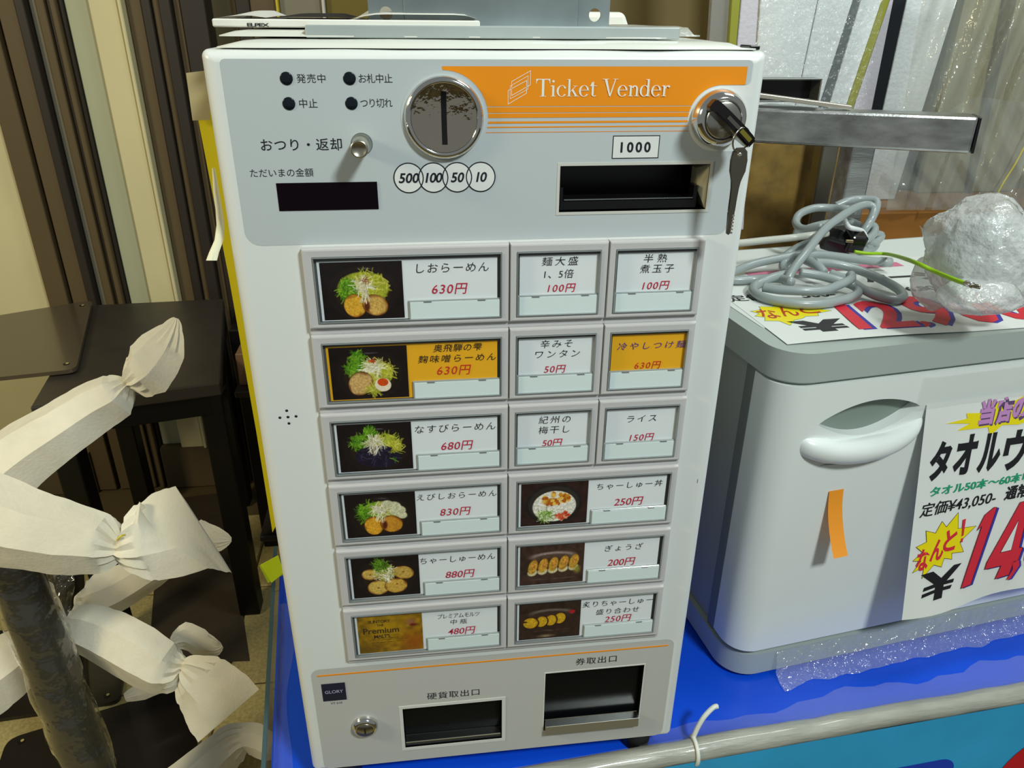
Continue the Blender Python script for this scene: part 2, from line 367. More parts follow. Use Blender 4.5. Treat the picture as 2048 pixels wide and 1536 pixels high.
# ================================================================== TICKET MACHINE
W, HH, FT = 360.0, 642.5, 26.0
tmc = root('ticket_machine', 'white countertop meal ticket vending machine with rows of photo menu buttons', 'ticket machine', (.18, .12, 0))
HB = (223, 71.2, 328, 102.4); HC = (90.9, 566.8, 184.8, 619.6); HT = (226, 538, 321.8, 615)
R_ = 9.0
rings = []
def rr_ring(x0, x1, v0, v1, r, d, n=6):
    o = []
    for cx, cy, a in ((x1 - r, v0 + r, -90), (x1 - r, v1 - r, 0), (x0 + r, v1 - r, 90), (x0 + r, v0 + r, 180)):
        for k in range(n + 1): t = math.radians(a + 90 * k / n); o.append(FX(cx + r * math.cos(t), cy + r * math.sin(t), d))
    return o
prof = [(0, -235)] + [(R_ * (1 - math.cos(t)), -R_ + R_ * math.sin(t)) for t in np.linspace(0, math.pi / 2, 8)]
rg = [rr_ring(i_, W - i_, i_ * .8, HH - i_ * .8, max(4.5 - i_ * .5, .05), d) for i_, d in prof]
vs = [p for r in rg for p in r]; n = len(rg[0])
fs = [(i * n + j, i * n + (j + 1) % n, (i + 1) * n + (j + 1) % n, (i + 1) * n + j) for i in range(len(rg) - 1) for j in range(n)] + [tuple(range(n))[::-1]]
mesh('cabinet', vs, fs, BODY, tmc, True)
sheet('front_plate', [R_ * .8, HH - R_ * .8], lambda v: R_, lambda v: W - R_, 0, BODY, tmc, [HB, HC, HT])
def arcrow(v, v0, v1, r0, r1):     # corner rounding inset at height v
    k = 0
    if v < v0 + r0: k = r0 - math.sqrt(max(0, r0 * r0 - (v0 + r0 - v) ** 2))
    if v > v1 - r1: k = r1 - math.sqrt(max(0, r1 * r1 - (v - v1 + r1) ** 2))
    return k
KC = (329.6, 41.6, 21.2)
def notch(v, base):
    if abs(v - KC[1]) < KC[2]: return min(base, KC[0] - math.sqrt(KC[2] ** 2 - (v - KC[1]) ** 2))
    return base
def PR(v):
    if v <= 20.4: return 348.9 - (arcrow(v, 5.2, 24, 3, .01)) - (0 if v < 17.5 else 3 - math.sqrt(max(0, 9 - (v - 17.4) ** 2)))
    if v < 62.8: return notch(v, KC[0])
    return 345.8 - arcrow(v, 40, 120.8, 3, 7)
vl = sorted(set([5.2 + .5 * k for k in range(7)] + [17.5 + .5 * k for k in range(6)] + [20.4, 20.41] + list(np.linspace(20.42, 62.79, 44)) + [62.79, 62.81] + [113.8 + 7 * (k / 10) for k in range(11)] + [110 + 1.2 * k for k in range(9)]))
sheet('upper_label_panel', vl, lambda v: 11.6 + arcrow(v, 5.2, 120.8, 3, 10), PR, .15, PANEL, tmc, [HB])
CCX, CCY, CCR = 145.9, 40.0, 28.6
def OL(v):
    return CCX + math.sqrt(max(0, CCR ** 2 - (v - CCY) ** 2)) if v > CCY - CCR else 145.6
def OR(v):
    if v <= 20.4: return 345.4
    return notch(v, KC[0])
for nm, a, b in [('orange_banner', 9.2, 33.1), ('orange_stripe', 33.6, 37.0), ('orange_stripe', 37.5, 40.2), ('orange_stripe', 42.4, 43.7), ('orange_stripe', 45.6, 46.4), ('orange_stripe', 49.0, 49.4)]:
    k = 30 if nm == 'orange_banner' else 2
    sheet(nm, sorted(set(list(np.linspace(a, b, k)) + ([20.4, 20.41, 11.4, 11.6] if k == 30 else []))), OL, OR, .3, ORANGE, tmc)
def outline(name, pts, th, d, m, parent, mapf=None):
    mapf = mapf or FX; vs = []; n = len(pts); P = [V((a, b, 0)) for a, b in pts]
    for i in range(n):
        e1 = (P[i] - P[i - 1]).normalized(); e2 = (P[(i + 1) % n] - P[i]).normalized(); nn = V((-(e1 + e2).y, (e1 + e2).x, 0)); nn = nn.normalized() / max(.4, math.sqrt((1 + e1.dot(e2)) / 2))
        for s in (-.5, .5): q = P[i] + nn * th * s; vs.append(mapf(q.x, q.y, d))
    fs = [(2 * i, 2 * i + 1, (2 * i + 3) % (2 * n), (2 * i + 2) % (2 * n)) for i in range(n)]
    return mesh(name, vs, fs, m, parent)
for k, q in enumerate([[(189.6, 18.2), (201.6, 11.8), (201.6, 20.2), (189.6, 26.6)], [(189.3, 22.4), (199.6, 16.8), (199.6, 25.2), (189.3, 30.4)][:0] or [(191.2, 21.8), (199.6, 17.2), (199.6, 25.6), (191.2, 30.2)], [(187.3, 23.6), (199.2, 17.6), (199.2, 25.2), (187.3, 31.8)]]):
    if k != 1: outline('ticket_emblem', q, .35, .45, WINK, tmc)
outline('ticket_emblem', [(188.6, 21.0), (200.0, 14.8), (200.0, 22.8), (188.6, 28.6)], .3, .46, WINK, tmc)
# serif words on the banner
def serif_word(word, u0, vbase, u1, cap, m, parent):
    polys = []; X = [0.0]
    def q(*p): polys.append([(X[0] + a, b) for a, b in p])
    def rect(a, b, c, d): q((a, b), (c, b), (c, d), (a, d))
    def ring(cx, cy, rx, ry, thick, thin, a0, a1, n=18):
        for k in range(n):
            t0, t1 = (math.radians(a0 + (a1 - a0) * x / n) for x in (k, k + 1)); f = lambda t, i: (cx + (rx - (thick if i else 0)) * math.cos(t), cy + (ry - (thin if i else 0)) * math.sin(t))
            q(f(t0, 0), f(t1, 0), f(t1, 1), f(t0, 1))
    def ser(c, y, w_=.15, h=.03): rect(c - w_, y, c + w_, y + h)
    for ch in word:
        if ch == 'T':
            rect(.30, 0, .43, 1); rect(0, .95, .73, 1); ser(.365, 0, .17); q((0, 1), (.05, 1), (.03, .74), (0, .74)); q((.73, 1), (.68, 1), (.70, .74), (.73, .74)); q((.05, .96), (.12, .96), (.03, .84), (.02, .8)); q((.68, .96), (.61, .96), (.70, .84), (.71, .8)); X[0] += .76
        elif ch == 'i':
            rect(.08, 0, .19, .62); ser(.135, 0, .13); q((0, .60), (.09, .64), (.09, .57), (0, .57)); ring(.135, .86, .07, .07, .07, .07, 0, 360); X[0] += .31
        elif ch == 'c':
            ring(.27, .31, .27, .33, .11, .03, 35, 325); ring(.43, .50, .055, .055, .055, .055, 0, 360, 10); X[0] += .53
        elif ch == 'k':
            rect(.07, 0, .18, .98); ser(.125, 0, .12); rect(0, .95, .1, .98); q((.18, .25), (.18, .29), (.46, .6), (.50, .6)); q((.24, .35), (.33, .42), (.56, .02), (.44, .02)); ser(.45, .58, .11); ser(.50, 0, .13); X[0] += .63
        elif ch == 'e':
            ring(.27, .31, .27, .33, .11, .03, 12, 325); rect(.08, .335, .53, .37); X[0] += .57
        elif ch == 't':
            rect(.10, .08, .21, .80); rect(0, .58, .36, .62); ring(.24, .11, .14, .12, .06, .05, 180, 320, 8); q((.1, .8), (.21, .84), (.21, .6), (.02, .6)); X[0] += .37
        elif ch == ' ': X[0] += .30
        elif ch == 'V':
            q((.08, 1), (.22, 1), (.44, .02), (.36, .02)); q((.64, 1), (.69, 1), (.44, 0), (.37, .02)); ser(.15, .97, .17); ser(.67, .97, .13); X[0] += .79
        elif ch == 'n':
            rect(.08, 0, .19, .62); rect(.41, 0, .52, .42); ser(.135, 0, .12); ser(.465, 0, .12); q((0, .60), (.09, .64), (.09, .57), (0, .57)); ring(.345, .42, .175, .21, .11, .07, 0, 160, 10); X[0] += .61
        elif ch == 'd':
            ring(.26, .31, .26, .33, .11, .03, 0, 360); rect(.39, 0, .50, .98); rect(.31, .95, .42, .98); rect(.42, 0, .58, .03); X[0] += .61
        elif ch == 'r':
            rect(.08, 0, .19, .62); ser(.135, 0, .13); q((0, .60), (.09, .64), (.09, .57), (0, .57)); ring(.33, .40, .16, .23, .05, .06, 60, 165, 8); ring(.38, .56, .06, .06, .06, .06, 0, 360, 10); X[0] += .44
    s = (u1 - u0) / (X[0] - .05); vs = []; fs = []
    for p in polys:
        k = len(vs); vs += [FX(u0 + a * s, vbase - b * cap, .45 + .003 * len(fs)) for a, b in p]; fs.append(tuple(range(k, k + len(p))))
    return mesh('lettering', vs, fs, m, parent)
serif_word('Ticket Vender', 205.3, 27.2, 293.3, 10.6, WINK, tmc)
# indicator lamps and their words
for u, v, s, a, c, b, h in [(49.9, 13.8 + 2.5, '発売中', 56.0, 16.3, 73.4, 5.3), (88.1, 16.3, 'お札中止', 93.7, 16.3, 114.4, 5.4), (49.7, 30.9, '中止', 56.0, 30.8, 67.1, 5.5), (88.1, 30.9, 'つり切れ', 93.6, 30.8, 113.6, 5.3)]:
    lathe('indicator_lamp', u, v, [(3.9, .1), (3.9, .5), (3.5, .7)], mat('lamp_lens', (10, 22, 30), .2), tmc, 28)
    text(s, a, c, b, h, INK, tmc, .3)
text('おつり・返却', 29.4, 55.6, 80.0, 7.6, INK, tmc, .3, bold=.006)
text('ただいまの金額', 20.4, 73.0, 60.2, 5.4, INK, tmc, .3)
ringloft('amount_display', [(35.9, 79.6, 100.6, 97.6, .1), (35.9, 79.6, 100.6, 97.6, .6), (36.3, 80, 100.2, 97.2, .8)], DARKGL, tmc)
for u, s, a, b in [(121.4, '500', 114.8, 128.4), (137.7, '100', 132.3, 143.8), (153.5, '50', 149.2, 158.2), (169.2, '10', 166.0, 173.4)]:
    circ = [(u + 9.6 * math.cos(t / 24 * math.pi), 77.6 + 9.6 * math.sin(t / 24 * math.pi)) for t in range(48)]
    k = .02 * (u - 120) / 16
    poly('coin_mark', circ, .3 + k, WFILM, tmc); outline('coin_mark_ring', circ, .75, .36 + k, INK, tmc)
    text(s, a, 77.6, b, 6.6, INK, tmc, .5, bold=.022, shear=.2)
ringloft('note_mark', [(258.0, 51.9, 290.4, 66.9, .2), (258.0, 51.9, 290.4, 66.9, .3)], INK, tmc)
ringloft('note_mark_panel', [(258.6, 52.5, 289.8, 66.3, .3), (258.6, 52.5, 289.8, 66.3, .38)], WFILM, tmc)
text('1000', 263.6, 59.5, 284.4, 7.0, INK, tmc, .5, bold=.03)
# coin slot
poly('coin_slot_margin', [(CCX + 27.6 * math.cos(t / 32 * math.pi), CCY + 27.6 * math.sin(t / 32 * math.pi)) for t in range(64)], .35, PANEL, tmc)
cs_ = lathe('coin_slot', CCX, CCY, [(25.6, 0), (25.6, 1.6), (24.8, 3.6), (23.2, 4.9), (21.6, 4.8), (21.0, 3.6)], CHROME, tmc, 72, close=False)
dome = lambda r: 1.2 + 2.6 * (r / 21) ** 2
lathe('coin_slot_dish', CCX, CCY, [(r, dome(r)) for r in (21, 19, 16, 13, 10, 7, 4, 1.5)] + [(.01, dome(0))], mat('chrome_dish', (214, 203, 186), .07, 1.0, bump=1.0, bscale=75), cs_, 72)
vs = []; fs = []
for k in range(23):
    v = -16.2 + 32.4 * k / 22
    for s in (-1.75, 1.75): vs.append(FX(CCX + s, CCY + v, dome(math.hypot(v, s)) + .25))
fs = [(2 * i, 2 * i + 1, 2 * i + 3, 2 * i + 2) for i in range(22)]
mesh('slot_opening', vs, fs, BLACK, cs_)
# return knob
kr = lathe('return_knob_recess', 92.6, 55.6, [(6.9, .25), (6.3, .5), (6.2, -.4 + .7), (3, .3)], mat('recess_grey', (150, 158, 158), .5), tmc, 36, close=True)
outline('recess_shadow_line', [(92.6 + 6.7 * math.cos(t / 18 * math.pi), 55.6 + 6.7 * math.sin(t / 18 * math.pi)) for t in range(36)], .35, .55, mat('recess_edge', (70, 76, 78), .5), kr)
kn = lathe('return_knob', 92.1, 55.6, [(5.6, .3), (5.6, 21), (5.3, 22), (4.4, 22.3), (4.2, 22.0)], mat('knob_metal', (190, 186, 170), .3, 1.0), tmc, 36, close=True)
# banknote slot
def recess(name, h, depth, m, parent, fx=None): return ringloft(name, [(h[0], h[1], h[2], h[3], .05), (h[0], h[1], h[2], h[3], -depth)], m, parent)
def border(name, h, wd, d, m, parent): 
    return ringloft(name, [(h[0] - wd, h[1] - wd, h[2] + wd, h[3] + wd, .1), (h[0] - wd, h[1] - wd, h[2] + wd, h[3] + wd, d), (h[0], h[1], h[2], h[3], d), (h[0], h[1], h[2], h[3], -1)], m, parent, close=False)
bs = border('banknote_slot', HB, 2.0, .5, mat('slot_rim', (205, 206, 200), .4), tmc)
recess('slot_cavity', HB, 38, mat('cavity_black', (8, 7, 10), .35), bs)
hexa('side_cheek', [FX(322.4, 90, -4), FX(328, 102, -1), FX(328, 71.4, -1), FX(322.4, 76, -12)], [FX(322.4, 90, -20), FX(328, 102, -20), FX(328, 71.4, -20), FX(322.4, 76, -20)], mat('cheek_beige', (176, 170, 140), .4), bs)
slab('note_tray', 224.2, 95.0, 322, 102.0, -20, -1.6, BLACK, bs, .8)
slab('tray_lip', 226.5, 94.0, 318.5, 94.8, -4, -.9, mat('lip_highlight', (200, 206, 206), .2, 1.0), bs, .2)
slab('guide_post', 318.8, 86, 321.2, 101.6, -12, -1.2, BLACK, bs, .3)
slab('guide_post', 223.6, 86, 226, 101.6, -12, -1.2, BLACK, bs, .3)
# lock with key
lk = lathe('door_lock', 329.3, 41.4, [(18.9, 0), (18.9, 2.4), (18.2, 5), (16.4, 8.2), (14.4, 10.0), (12.9, 10.6), (12.3, 10.2), (12.2, 9.4)], CHROME, tmc, 64, close=False)
lathe('lock_cylinder', 329.3, 41.4, [(12.0, 9.2), (11.8, 10.6), (10.8, 11.2), (2, 11.4)], mat('cylinder_face', (196, 194, 186), .22, 1.0), lk, 48)
# speaker holes
for u, v in [(23.2, 251.6), (17.3, 251.8), (29.1, 251.3), (22.9, 246.2), (23.3, 257.0)]:
    lathe('speaker_hole', u, v, [(1.1, .05), (1.1, .12)], INK, tmc, 12)
# lower panel
sheet('lower_label_panel', sorted(set(list(np.linspace(508, 516, 9)) + [630 + k for k in range(9)])), lambda v: 12.4 + arcrow(v, 508, 638, 8, 6), lambda v: 348.6 - arcrow(v, 508, 638, 8, 8), .15, LOWP, tmc, [HC, HT])
slab('orange_rule', 17.6, 515.0, 342.9, 516.7, .15, .35, ORANGE, tmc, .05)
text('硬貨取出口', 114.3, 553.6, 163.4, 8.6, INK, tmc, .3, bold=.004)
text('券取出口', 254.3, 526.6, 293.8, 8.6, INK, tmc, .3, bold=.004)
bd = slab('maker_badge', 20.1, 526.2, 41.2, 547.6, .15, .6, NAVY, tmc, .1)
text('GLORY', 22.6, 536.2, 38.9, 3.8, mat('badge_letters', (170, 176, 200), .4), bd, .75, bold=.01)
text('VT-S10', 26.3, 551.2, 36.8, 2.6, INK, tmc, .3)
ll = lathe('lower_lock', 55.3, 583.5, [(12.2, 0), (12.2, 2), (10.8, 5.2), (8.4, 6.4), (7.9, 6.0)], CHROME, tmc, 48, close=False)
lathe('lock_core', 55.3, 583.5, [(7.8, 5.8), (7.4, 6.6), (1, 6.8)], DCHROME, ll, 36)
slab('keyhole', 54.6, 580.5, 56.0, 587.5, 6.7, 7.0, BLACK, ll, .05)
ct = border('coin_tray', HC, 3.4, .6, mat('tray_border', (214, 216, 212), .4), tmc)
recess('tray_cavity', HC, 40, mat('tray_black', (10, 11, 12), .4, spec=.15), ct)
slab('tray_flap', 91.2, 567.4, 184.4, 612.6, -12, -9, mat('smoked_flap', (13, 16, 18), .25, spec=.12), ct)
slab('tray_lip', 91.6, 613.2, 183.6, 614.6, -8, -.6, mat('lip_steel', (196, 200, 196), .25, 1.0), ct, .2)
slab('tray_floor', 91.4, 615.0, 184.4, 619.2, -20, -1.6, mat('tray_grey', (52, 54, 54), .4), ct, .2)
to = border('ticket_outlet', HT, 1.2, .5, mat('tray_border', (214, 216, 212), .4), tmc)
recess('outlet_cavity', HT, 40, mat('tray_black', (10, 11, 12), .4, spec=.15), to)
slab('outlet_flap', 226.4, 539, 321.4, 614.6, -10, -7, mat('smoked_flap', (13, 16, 18), .25, spec=.12), to)
ringloft('outlet_lip', [(227.4, 603.5, 320.6, 615.4, -3), (227.4, 603.5, 320.6, 615.4, 5.4), (228.4, 604.2, 319.6, 614.8, 6.2)], mat('lip_brown', (122, 116, 100), .35), to)
slab('lip_edge', 227.6, 603.0, 320.4, 604.3, -2, 6.3, mat('lip_steel', (196, 200, 196), .25, 1.0), to, .2)
# buttons
def food(kind):
    """paint one printed food photo (colour only) into an H x W x 3 array"""
    Wn, Hn = 132, 98; rng = np.random.RandomState(sum(map(ord, kind))); yy, xx = np.mgrid[0:Hn, 0:Wn]; X = (xx + .5) / Wn * 1.34; Y = (yy + .5) / Hn
    nz = rng.rand(14, 19); 
    def up(a):
        gy = np.linspace(0, a.shape[0] - 1.001, Hn); gx = np.linspace(0, a.shape[1] - 1.001, Wn); y0 = gy.astype(int)[:, None]; x0 = gx.astype(int)[None]; fy = (gy[:, None] - y0); fx = (gx[None] - x0)
        return a[y0, x0] * (1 - fy) * (1 - fx) + a[y0 + 1, x0] * fy * (1 - fx) + a[y0, x0 + 1] * (1 - fy) * fx + a[y0 + 1, x0 + 1] * fy * fx
    n1 = up(nz); n2 = up(rng.rand(50, 68)); im = np.zeros((Hn, Wn, 3))
    base = {'don': (46, 26, 22), 'gyoza': (62, 42, 34), 'aburi': (50, 34, 26), 'beer': (150, 112, 14)}.get(kind, (22, 12, 12))
    im[:] = base; im *= (.75 + .5 * n1)[..., None]
    def ell(cx, cy, rx, ry, col, rot=0, soft=.08, tex=.25, a=1.0, edge=None):
        c, s = math.cos(rot), math.sin(rot); u = ((X - cx) * c + (Y - cy) * s) / rx; v = (-(X - cx) * s + (Y - cy) * c) / ry; r = np.sqrt(u * u + v * v)
        m = np.clip((1 - r) / soft, 0, 1) * a; cc = np.array(col) * (1 - tex / 2 + tex * n2)[..., None]
        if edge is not None: k = np.clip((r - .60 - .35 * n1) / .25, 0, 1)[..., None] * (.5 + .5 * n2[..., None]); cc = cc * (1 - k) + np.array(edge) * k
        im[:] = im * (1 - m[..., None]) + cc * m[..., None]
    def stamp(x, y, r, col, a):
        px, py = x / 1.34 * Wn, y * Hn; R = r * Hn; x0, x1, y0, y1 = int(max(0, px - R - 1)), int(min(Wn, px + R + 2)), int(max(0, py - R - 1)), int(min(Hn, py + R + 2))
        if x0 >= x1 or y0 >= y1: return
        gx, gy = np.meshgrid(np.arange(x0, x1) + .5, np.arange(y0, y1) + .5); m = np.clip(R + .5 - np.hypot(gx - px, gy - py), 0, 1)[..., None] * a
        im[y0:y1, x0:x1] = im[y0:y1, x0:x1] * (1 - m) + np.array(col) * m
    def strands(cx, cy, rx, ry, n, cols, ln=.12, th=.007, a=.85, curl=2.0, dirn=None, spread=6.28):
        for _ in range(n):
            t = rng.rand() * 6.28; q = math.sqrt(rng.rand()); x = cx + rx * q * math.cos(t); y = cy + ry * q * math.sin(t)
            d = (rng.rand() * 6.28) if dirn is None else dirn + (rng.rand() - .5) * spread; k = (rng.rand() - .5) * curl * 8; col = np.array(cols[rng.randint(len(cols))]) * (.8 + .35 * rng.rand())
            N = max(4, int(ln * Hn * 1.1))
            for _ in range(N): stamp(x, y, th, np.clip(col, 0, 255), a); x += math.cos(d) * ln / N; y += math.sin(d) * ln / N; d += k * ln / N
    def bowl():
        for rx, ry, c in ((.60, .50, (34, 22, 20)), (.55, .45, (20, 12, 12)), (.50, .41, (38, 26, 14))): ell(.67, .55, rx, ry, c, soft=.12)
        strands(.66, .12, .1, .015, 10, [(120, 115, 130)], .1, .004, .4, 0, 0, .2)
    GR = [(92, 150, 20), (58, 118, 16), (130, 180, 40)]; ND = [(190, 190, 60), (164, 170, 38), (214, 208, 96)]; WH = [(226, 220, 190), (250, 246, 226), (200, 190, 150)]
    def chashu(cx, cy, rx, ry, rot=0, col=(214, 160, 52), e=(110, 52, 10)): ell(cx, cy, rx * 1.16, ry * 1.14, (60, 26, 6), rot, .1); ell(cx, cy, rx * 1.1, ry * 1.1, col, rot, .06, .3, 1, e)
    if kind in ('shio', 'miso', 'nasu', 'ebi', 'chashu'):
        bowl()
    if kind == 'shio':
        ell(.68, .46, .44, .30, (150, 160, 40)); strands(.78, .42, .30, .24, 230, ND); strands(.42, .48, .14, .20, 170, GR, .1); ell(.55, .80, .20, .17, (0, 0, 0), 0, .3, 0, .4)
        chashu(.52, .76, .17, .19, -.2, (220, 168, 50)); chashu(.86, .76, .20, .17, .35, (206, 166, 84)); ell(.72, .78, .06, .12, (90, 40, 12), .1, .5)
        strands(.68, .42, .12, .10, 80, WH, .14, .006, .9); strands(.70, .55, .05, .06, 16, WH, .15, .006, .9, .4, 1.6, .9); strands(.72, .32, .07, .03, 22, [(150, 70, 30)], .06, .004)
    if kind == 'miso':
        ell(.70, .52, .40, .27, (150, 156, 50)); strands(.82, .46, .28, .2, 190, ND); strands(.40, .42, .14, .10, 110, GR, .1); strands(.48, .22, .11, .13, 170, GR, .1)
        strands(.72, .40, .16, .10, 90, WH, .14, .006, .9); strands(.72, .27, .05, .03, 12, [(190, 50, 20)], .05)
        chashu(.50, .70, .19, .22, .5, (206, 168, 104), (90, 44, 16)); strands(.72, .84, .08, .08, 50, ND, .14); ell(.89, .74, .15, .135, (238, 226, 200), .3, .08, .1); ell(.89, .69, .10, .08, (212, 74, 14), .1, .1, .2)
    if kind == 'nasu':
        strands(.84, .40, .26, .17, 260, ND + [(170, 196, 50)]); strands(.40, .38, .17, .15, 180, GR, .1); strands(.56, .2, .1, .1, 90, GR, .1, dirn=-.9, spread=1.2)
        ell(.70, .70, .44, .25, (26, 18, 40), .05, .1, .6); strands(.7, .70, .36, .18, 60, [(70, 62, 92), (20, 12, 36), (40, 30, 64)], .12, .008, .6); strands(1.06, .50, .10, .12, 70, ND)
        strands(.66, .40, .14, .09, 90, WH, .14, .006, .9); strands(.66, .50, .12, .06, 20, WH, .15, .006, .9, .4, 1.8, 1.2); strands(1.0, .78, .03, .03, 6, GR, .08)
    if kind == 'ebi':
        ell(.68, .45, .42, .28, (150, 160, 60)); strands(.42, .42, .19, .22, 240, GR, .11); strands(.7, .4, .2, .14, 70, ND)
        for a, b in ((.82, .26), (.95, .30), (1.04, .40), (1.06, .52), (.94, .44)): ell(a, b, .13, .10, (206, 206, 168), .4, .25, .3)
        chashu(.52, .74, .17, .20, -.1, (222, 162, 40)); chashu(.86, .72, .20, .18, .3, (200, 140, 40)); ell(.73, .74, .06, .13, (84, 30, 14), .1, .5)
        strands(.66, .38, .14, .10, 90, WH, .14, .006, .9); strands(.66, .50, .08, .05, 14, WH, .15, .006, .9, .4, 1.8, 1.2)
    if kind == 'chashu':
        chashu(.36, .42, .16, .13, .1, (206, 172, 84)); chashu(1.02, .42, .20, .15, .3, (196, 160, 74)); strands(.64, .42, .20, .18, 160, ND + WH, .13); chashu(.50, .76, .20, .17, 0, (210, 176, 84)); chashu(.86, .74, .21, .17, 0, (206, 166, 70))
        strands(.58, .2, .14, .12, 130, GR + [(70, 90, 20)], .11); strands(.7, .52, .06, .05, 20, WH, .12)
        for a, b in ((.36, .42), (1.02, .40), (.5, .77), (.88, .70)): ell(a, b, .03, .02, (120, 70, 20), 0, .5)
    if kind == 'beer':
        ell(.55, .35, .5, .5, (176, 140, 10), 0, 1.0, .1); ell(1.15, .8, .4, .5, (150, 80, 10), 0, 1.0, .1); ell(1.1, .22, .14, .12, (150, 100, 60), 0, .5); ell(1.15, .3, .1, .05, (110, 30, 20), 0, .6); ell(.2, .9, .5, .3, (110, 80, 16), 0, 1)
        for k, (a, b) in enumerate(((.72, .70), (.62, .78), (.66, .86))): strands(.55, a, b * .55, .006, 60, [(90, 60, 10)], .02, .005, .5, 0, 0, .3)
    if kind == 'don':
        ell(.66, .52, .58, .47, (28, 24, 22), 0, .05); ell(.66, .50, .54, .43, (88, 84, 78), 0, .3); ell(.66, .50, .50, .40, (46, 40, 36), 0, .1)
        ell(.67, .56, .45, .37, (232, 228, 216), 0, .05, .3); strands(.67, .56, .42, .33, 200, [(250, 248, 238), (206, 200, 188)], .03, .008, .6)
        for _ in range(46): t = rng.rand() * 6.28; q = math.sqrt(rng.rand()); ell(.70 + .27 * q * math.cos(t), .40 + .15 * q * math.sin(t), .055, .04, ((214, 150, 40), (176, 92, 12), (232, 186, 80))[rng.randint(3)], t, .3)
        strands(.50, .78, .15, .12, 110, [(128, 170, 60), (90, 130, 30), (220, 230, 190)], .11); 
        for _ in range(20): t = rng.rand() * 6.28; q = math.sqrt(rng.rand()); ell(.84 + .13 * q * math.cos(t), .80 + .10 * q * math.sin(t), .05, .035, ((214, 96, 60), (232, 160, 130), (196, 60, 30))[rng.randint(3)], t, .3)
    if kind == 'gyoza':
        ell(.68, .28, .54, .13, (150, 134, 130), -.02, .3); ell(.68, .33, .50, .12, (84, 64, 52), -.02, .3); ell(.68, .58, .60, .30, (66, 46, 34), 0, .3); strands(.6, .87, .5, .02, 30, [(110, 96, 84)], .1, .004, .5, 0, 0, .1)
        for k in range(5):
            cx = .27 + .215 * k; cy = .53 - .02 * k; ell(cx - .01, cy + .15, .12, .10, (214, 204, 160), -.4, .25); ell(cx, cy, .105, .20, (196, 150, 50), .25, .15, .5, 1, (150, 90, 16)); ell(cx + .02, cy - .02, .05, .12, (208, 140, 60), .2, .5, .6)
        ell(1.2, .66, .1, .14, (150, 140, 50), 0, .8)
    if kind == 'aburi':
        ell(.7, .30, .54, .14, (110, 100, 92), .02, .3); ell(.7, .35, .52, .13, (58, 40, 32), .02, .3); ell(.68, .62, .58, .26, (52, 32, 26), 0, .4); ell(.6, .93, .25, .06, (150, 130, 96), 0, .9); strands(.6, .78, .4, .02, 20, [(110, 96, 90)], .1, .004, .5, 0, 0, .1)
        for k, (cx, cy) in enumerate(((.90, .46), (.70, .50), (.50, .52), (.26, .54))): ell(cx, cy, .19 if k == 3 else .15, .17, (40, 22, 10), .2, .1); ell(cx - .01, cy, .17 if k == 3 else .13, .155, (206, 162, 30), .2, .08, .35, 1, (150, 96, 10))
        ell(1.15, .30, .08, .06, (170, 20, 34), 0, .3); ell(.08, .5, .12, .03, (70, 30, 20), 0, .3)
    return np.clip(im, 0, 255)
def photo(kind, u0, v0, u1, v1, d, parent):
    im = food(kind) / 255.0; Hn, Wn = im.shape[:2]; lin = np.where(im <= .04045, im / 12.92, ((im + .055) / 1.055) ** 2.4)
    gx, gy = np.meshgrid(np.linspace(u0, u1, Wn + 1), np.linspace(v0, v1, Hn + 1)); g = ORG[parent]
    co = np.stack([gx / 1000 - g.x, np.full_like(gx, -d / 1000) - g.y, ZT - gy / 1000 - g.z], -1).reshape(-1, 3)
    me = bpy.data.meshes.new('food_photo'); me.vertices.add(len(co)); me.vertices.foreach_set('co', co.ravel())
    i = np.arange(Hn * Wn); r, c = i // Wn, i % Wn; a = r * (Wn + 1) + c; q = np.stack([a, a + 1, a + Wn + 2, a + Wn + 1], 1)
    me.loops.add(q.size); me.loops.foreach_set('vertex_index', q.ravel()); me.polygons.add(len(q)); me.polygons.foreach_set('loop_start', np.arange(0, q.size, 4)); me.update(calc_edges=True)
    at = me.color_attributes.new('Col', 'FLOAT_COLOR', 'CORNER'); col = np.ones((len(q), 4, 4)); col[:, :, :3] = lin.reshape(-1, 1, 3); at.data.foreach_set('color', col.ravel())
    me.materials.append(PHOTO); o = bpy.data.objects.new('food_photo', me); COL.objects.link(o); o.parent = parent; ORG[o] = g; return o
BX, BW, BY, BP, BH = 47.44, 70.74, 122.3, 63.166, 57.71
HOLD = mat('tab_holder', (150, 160, 160), .2, coat=.5)
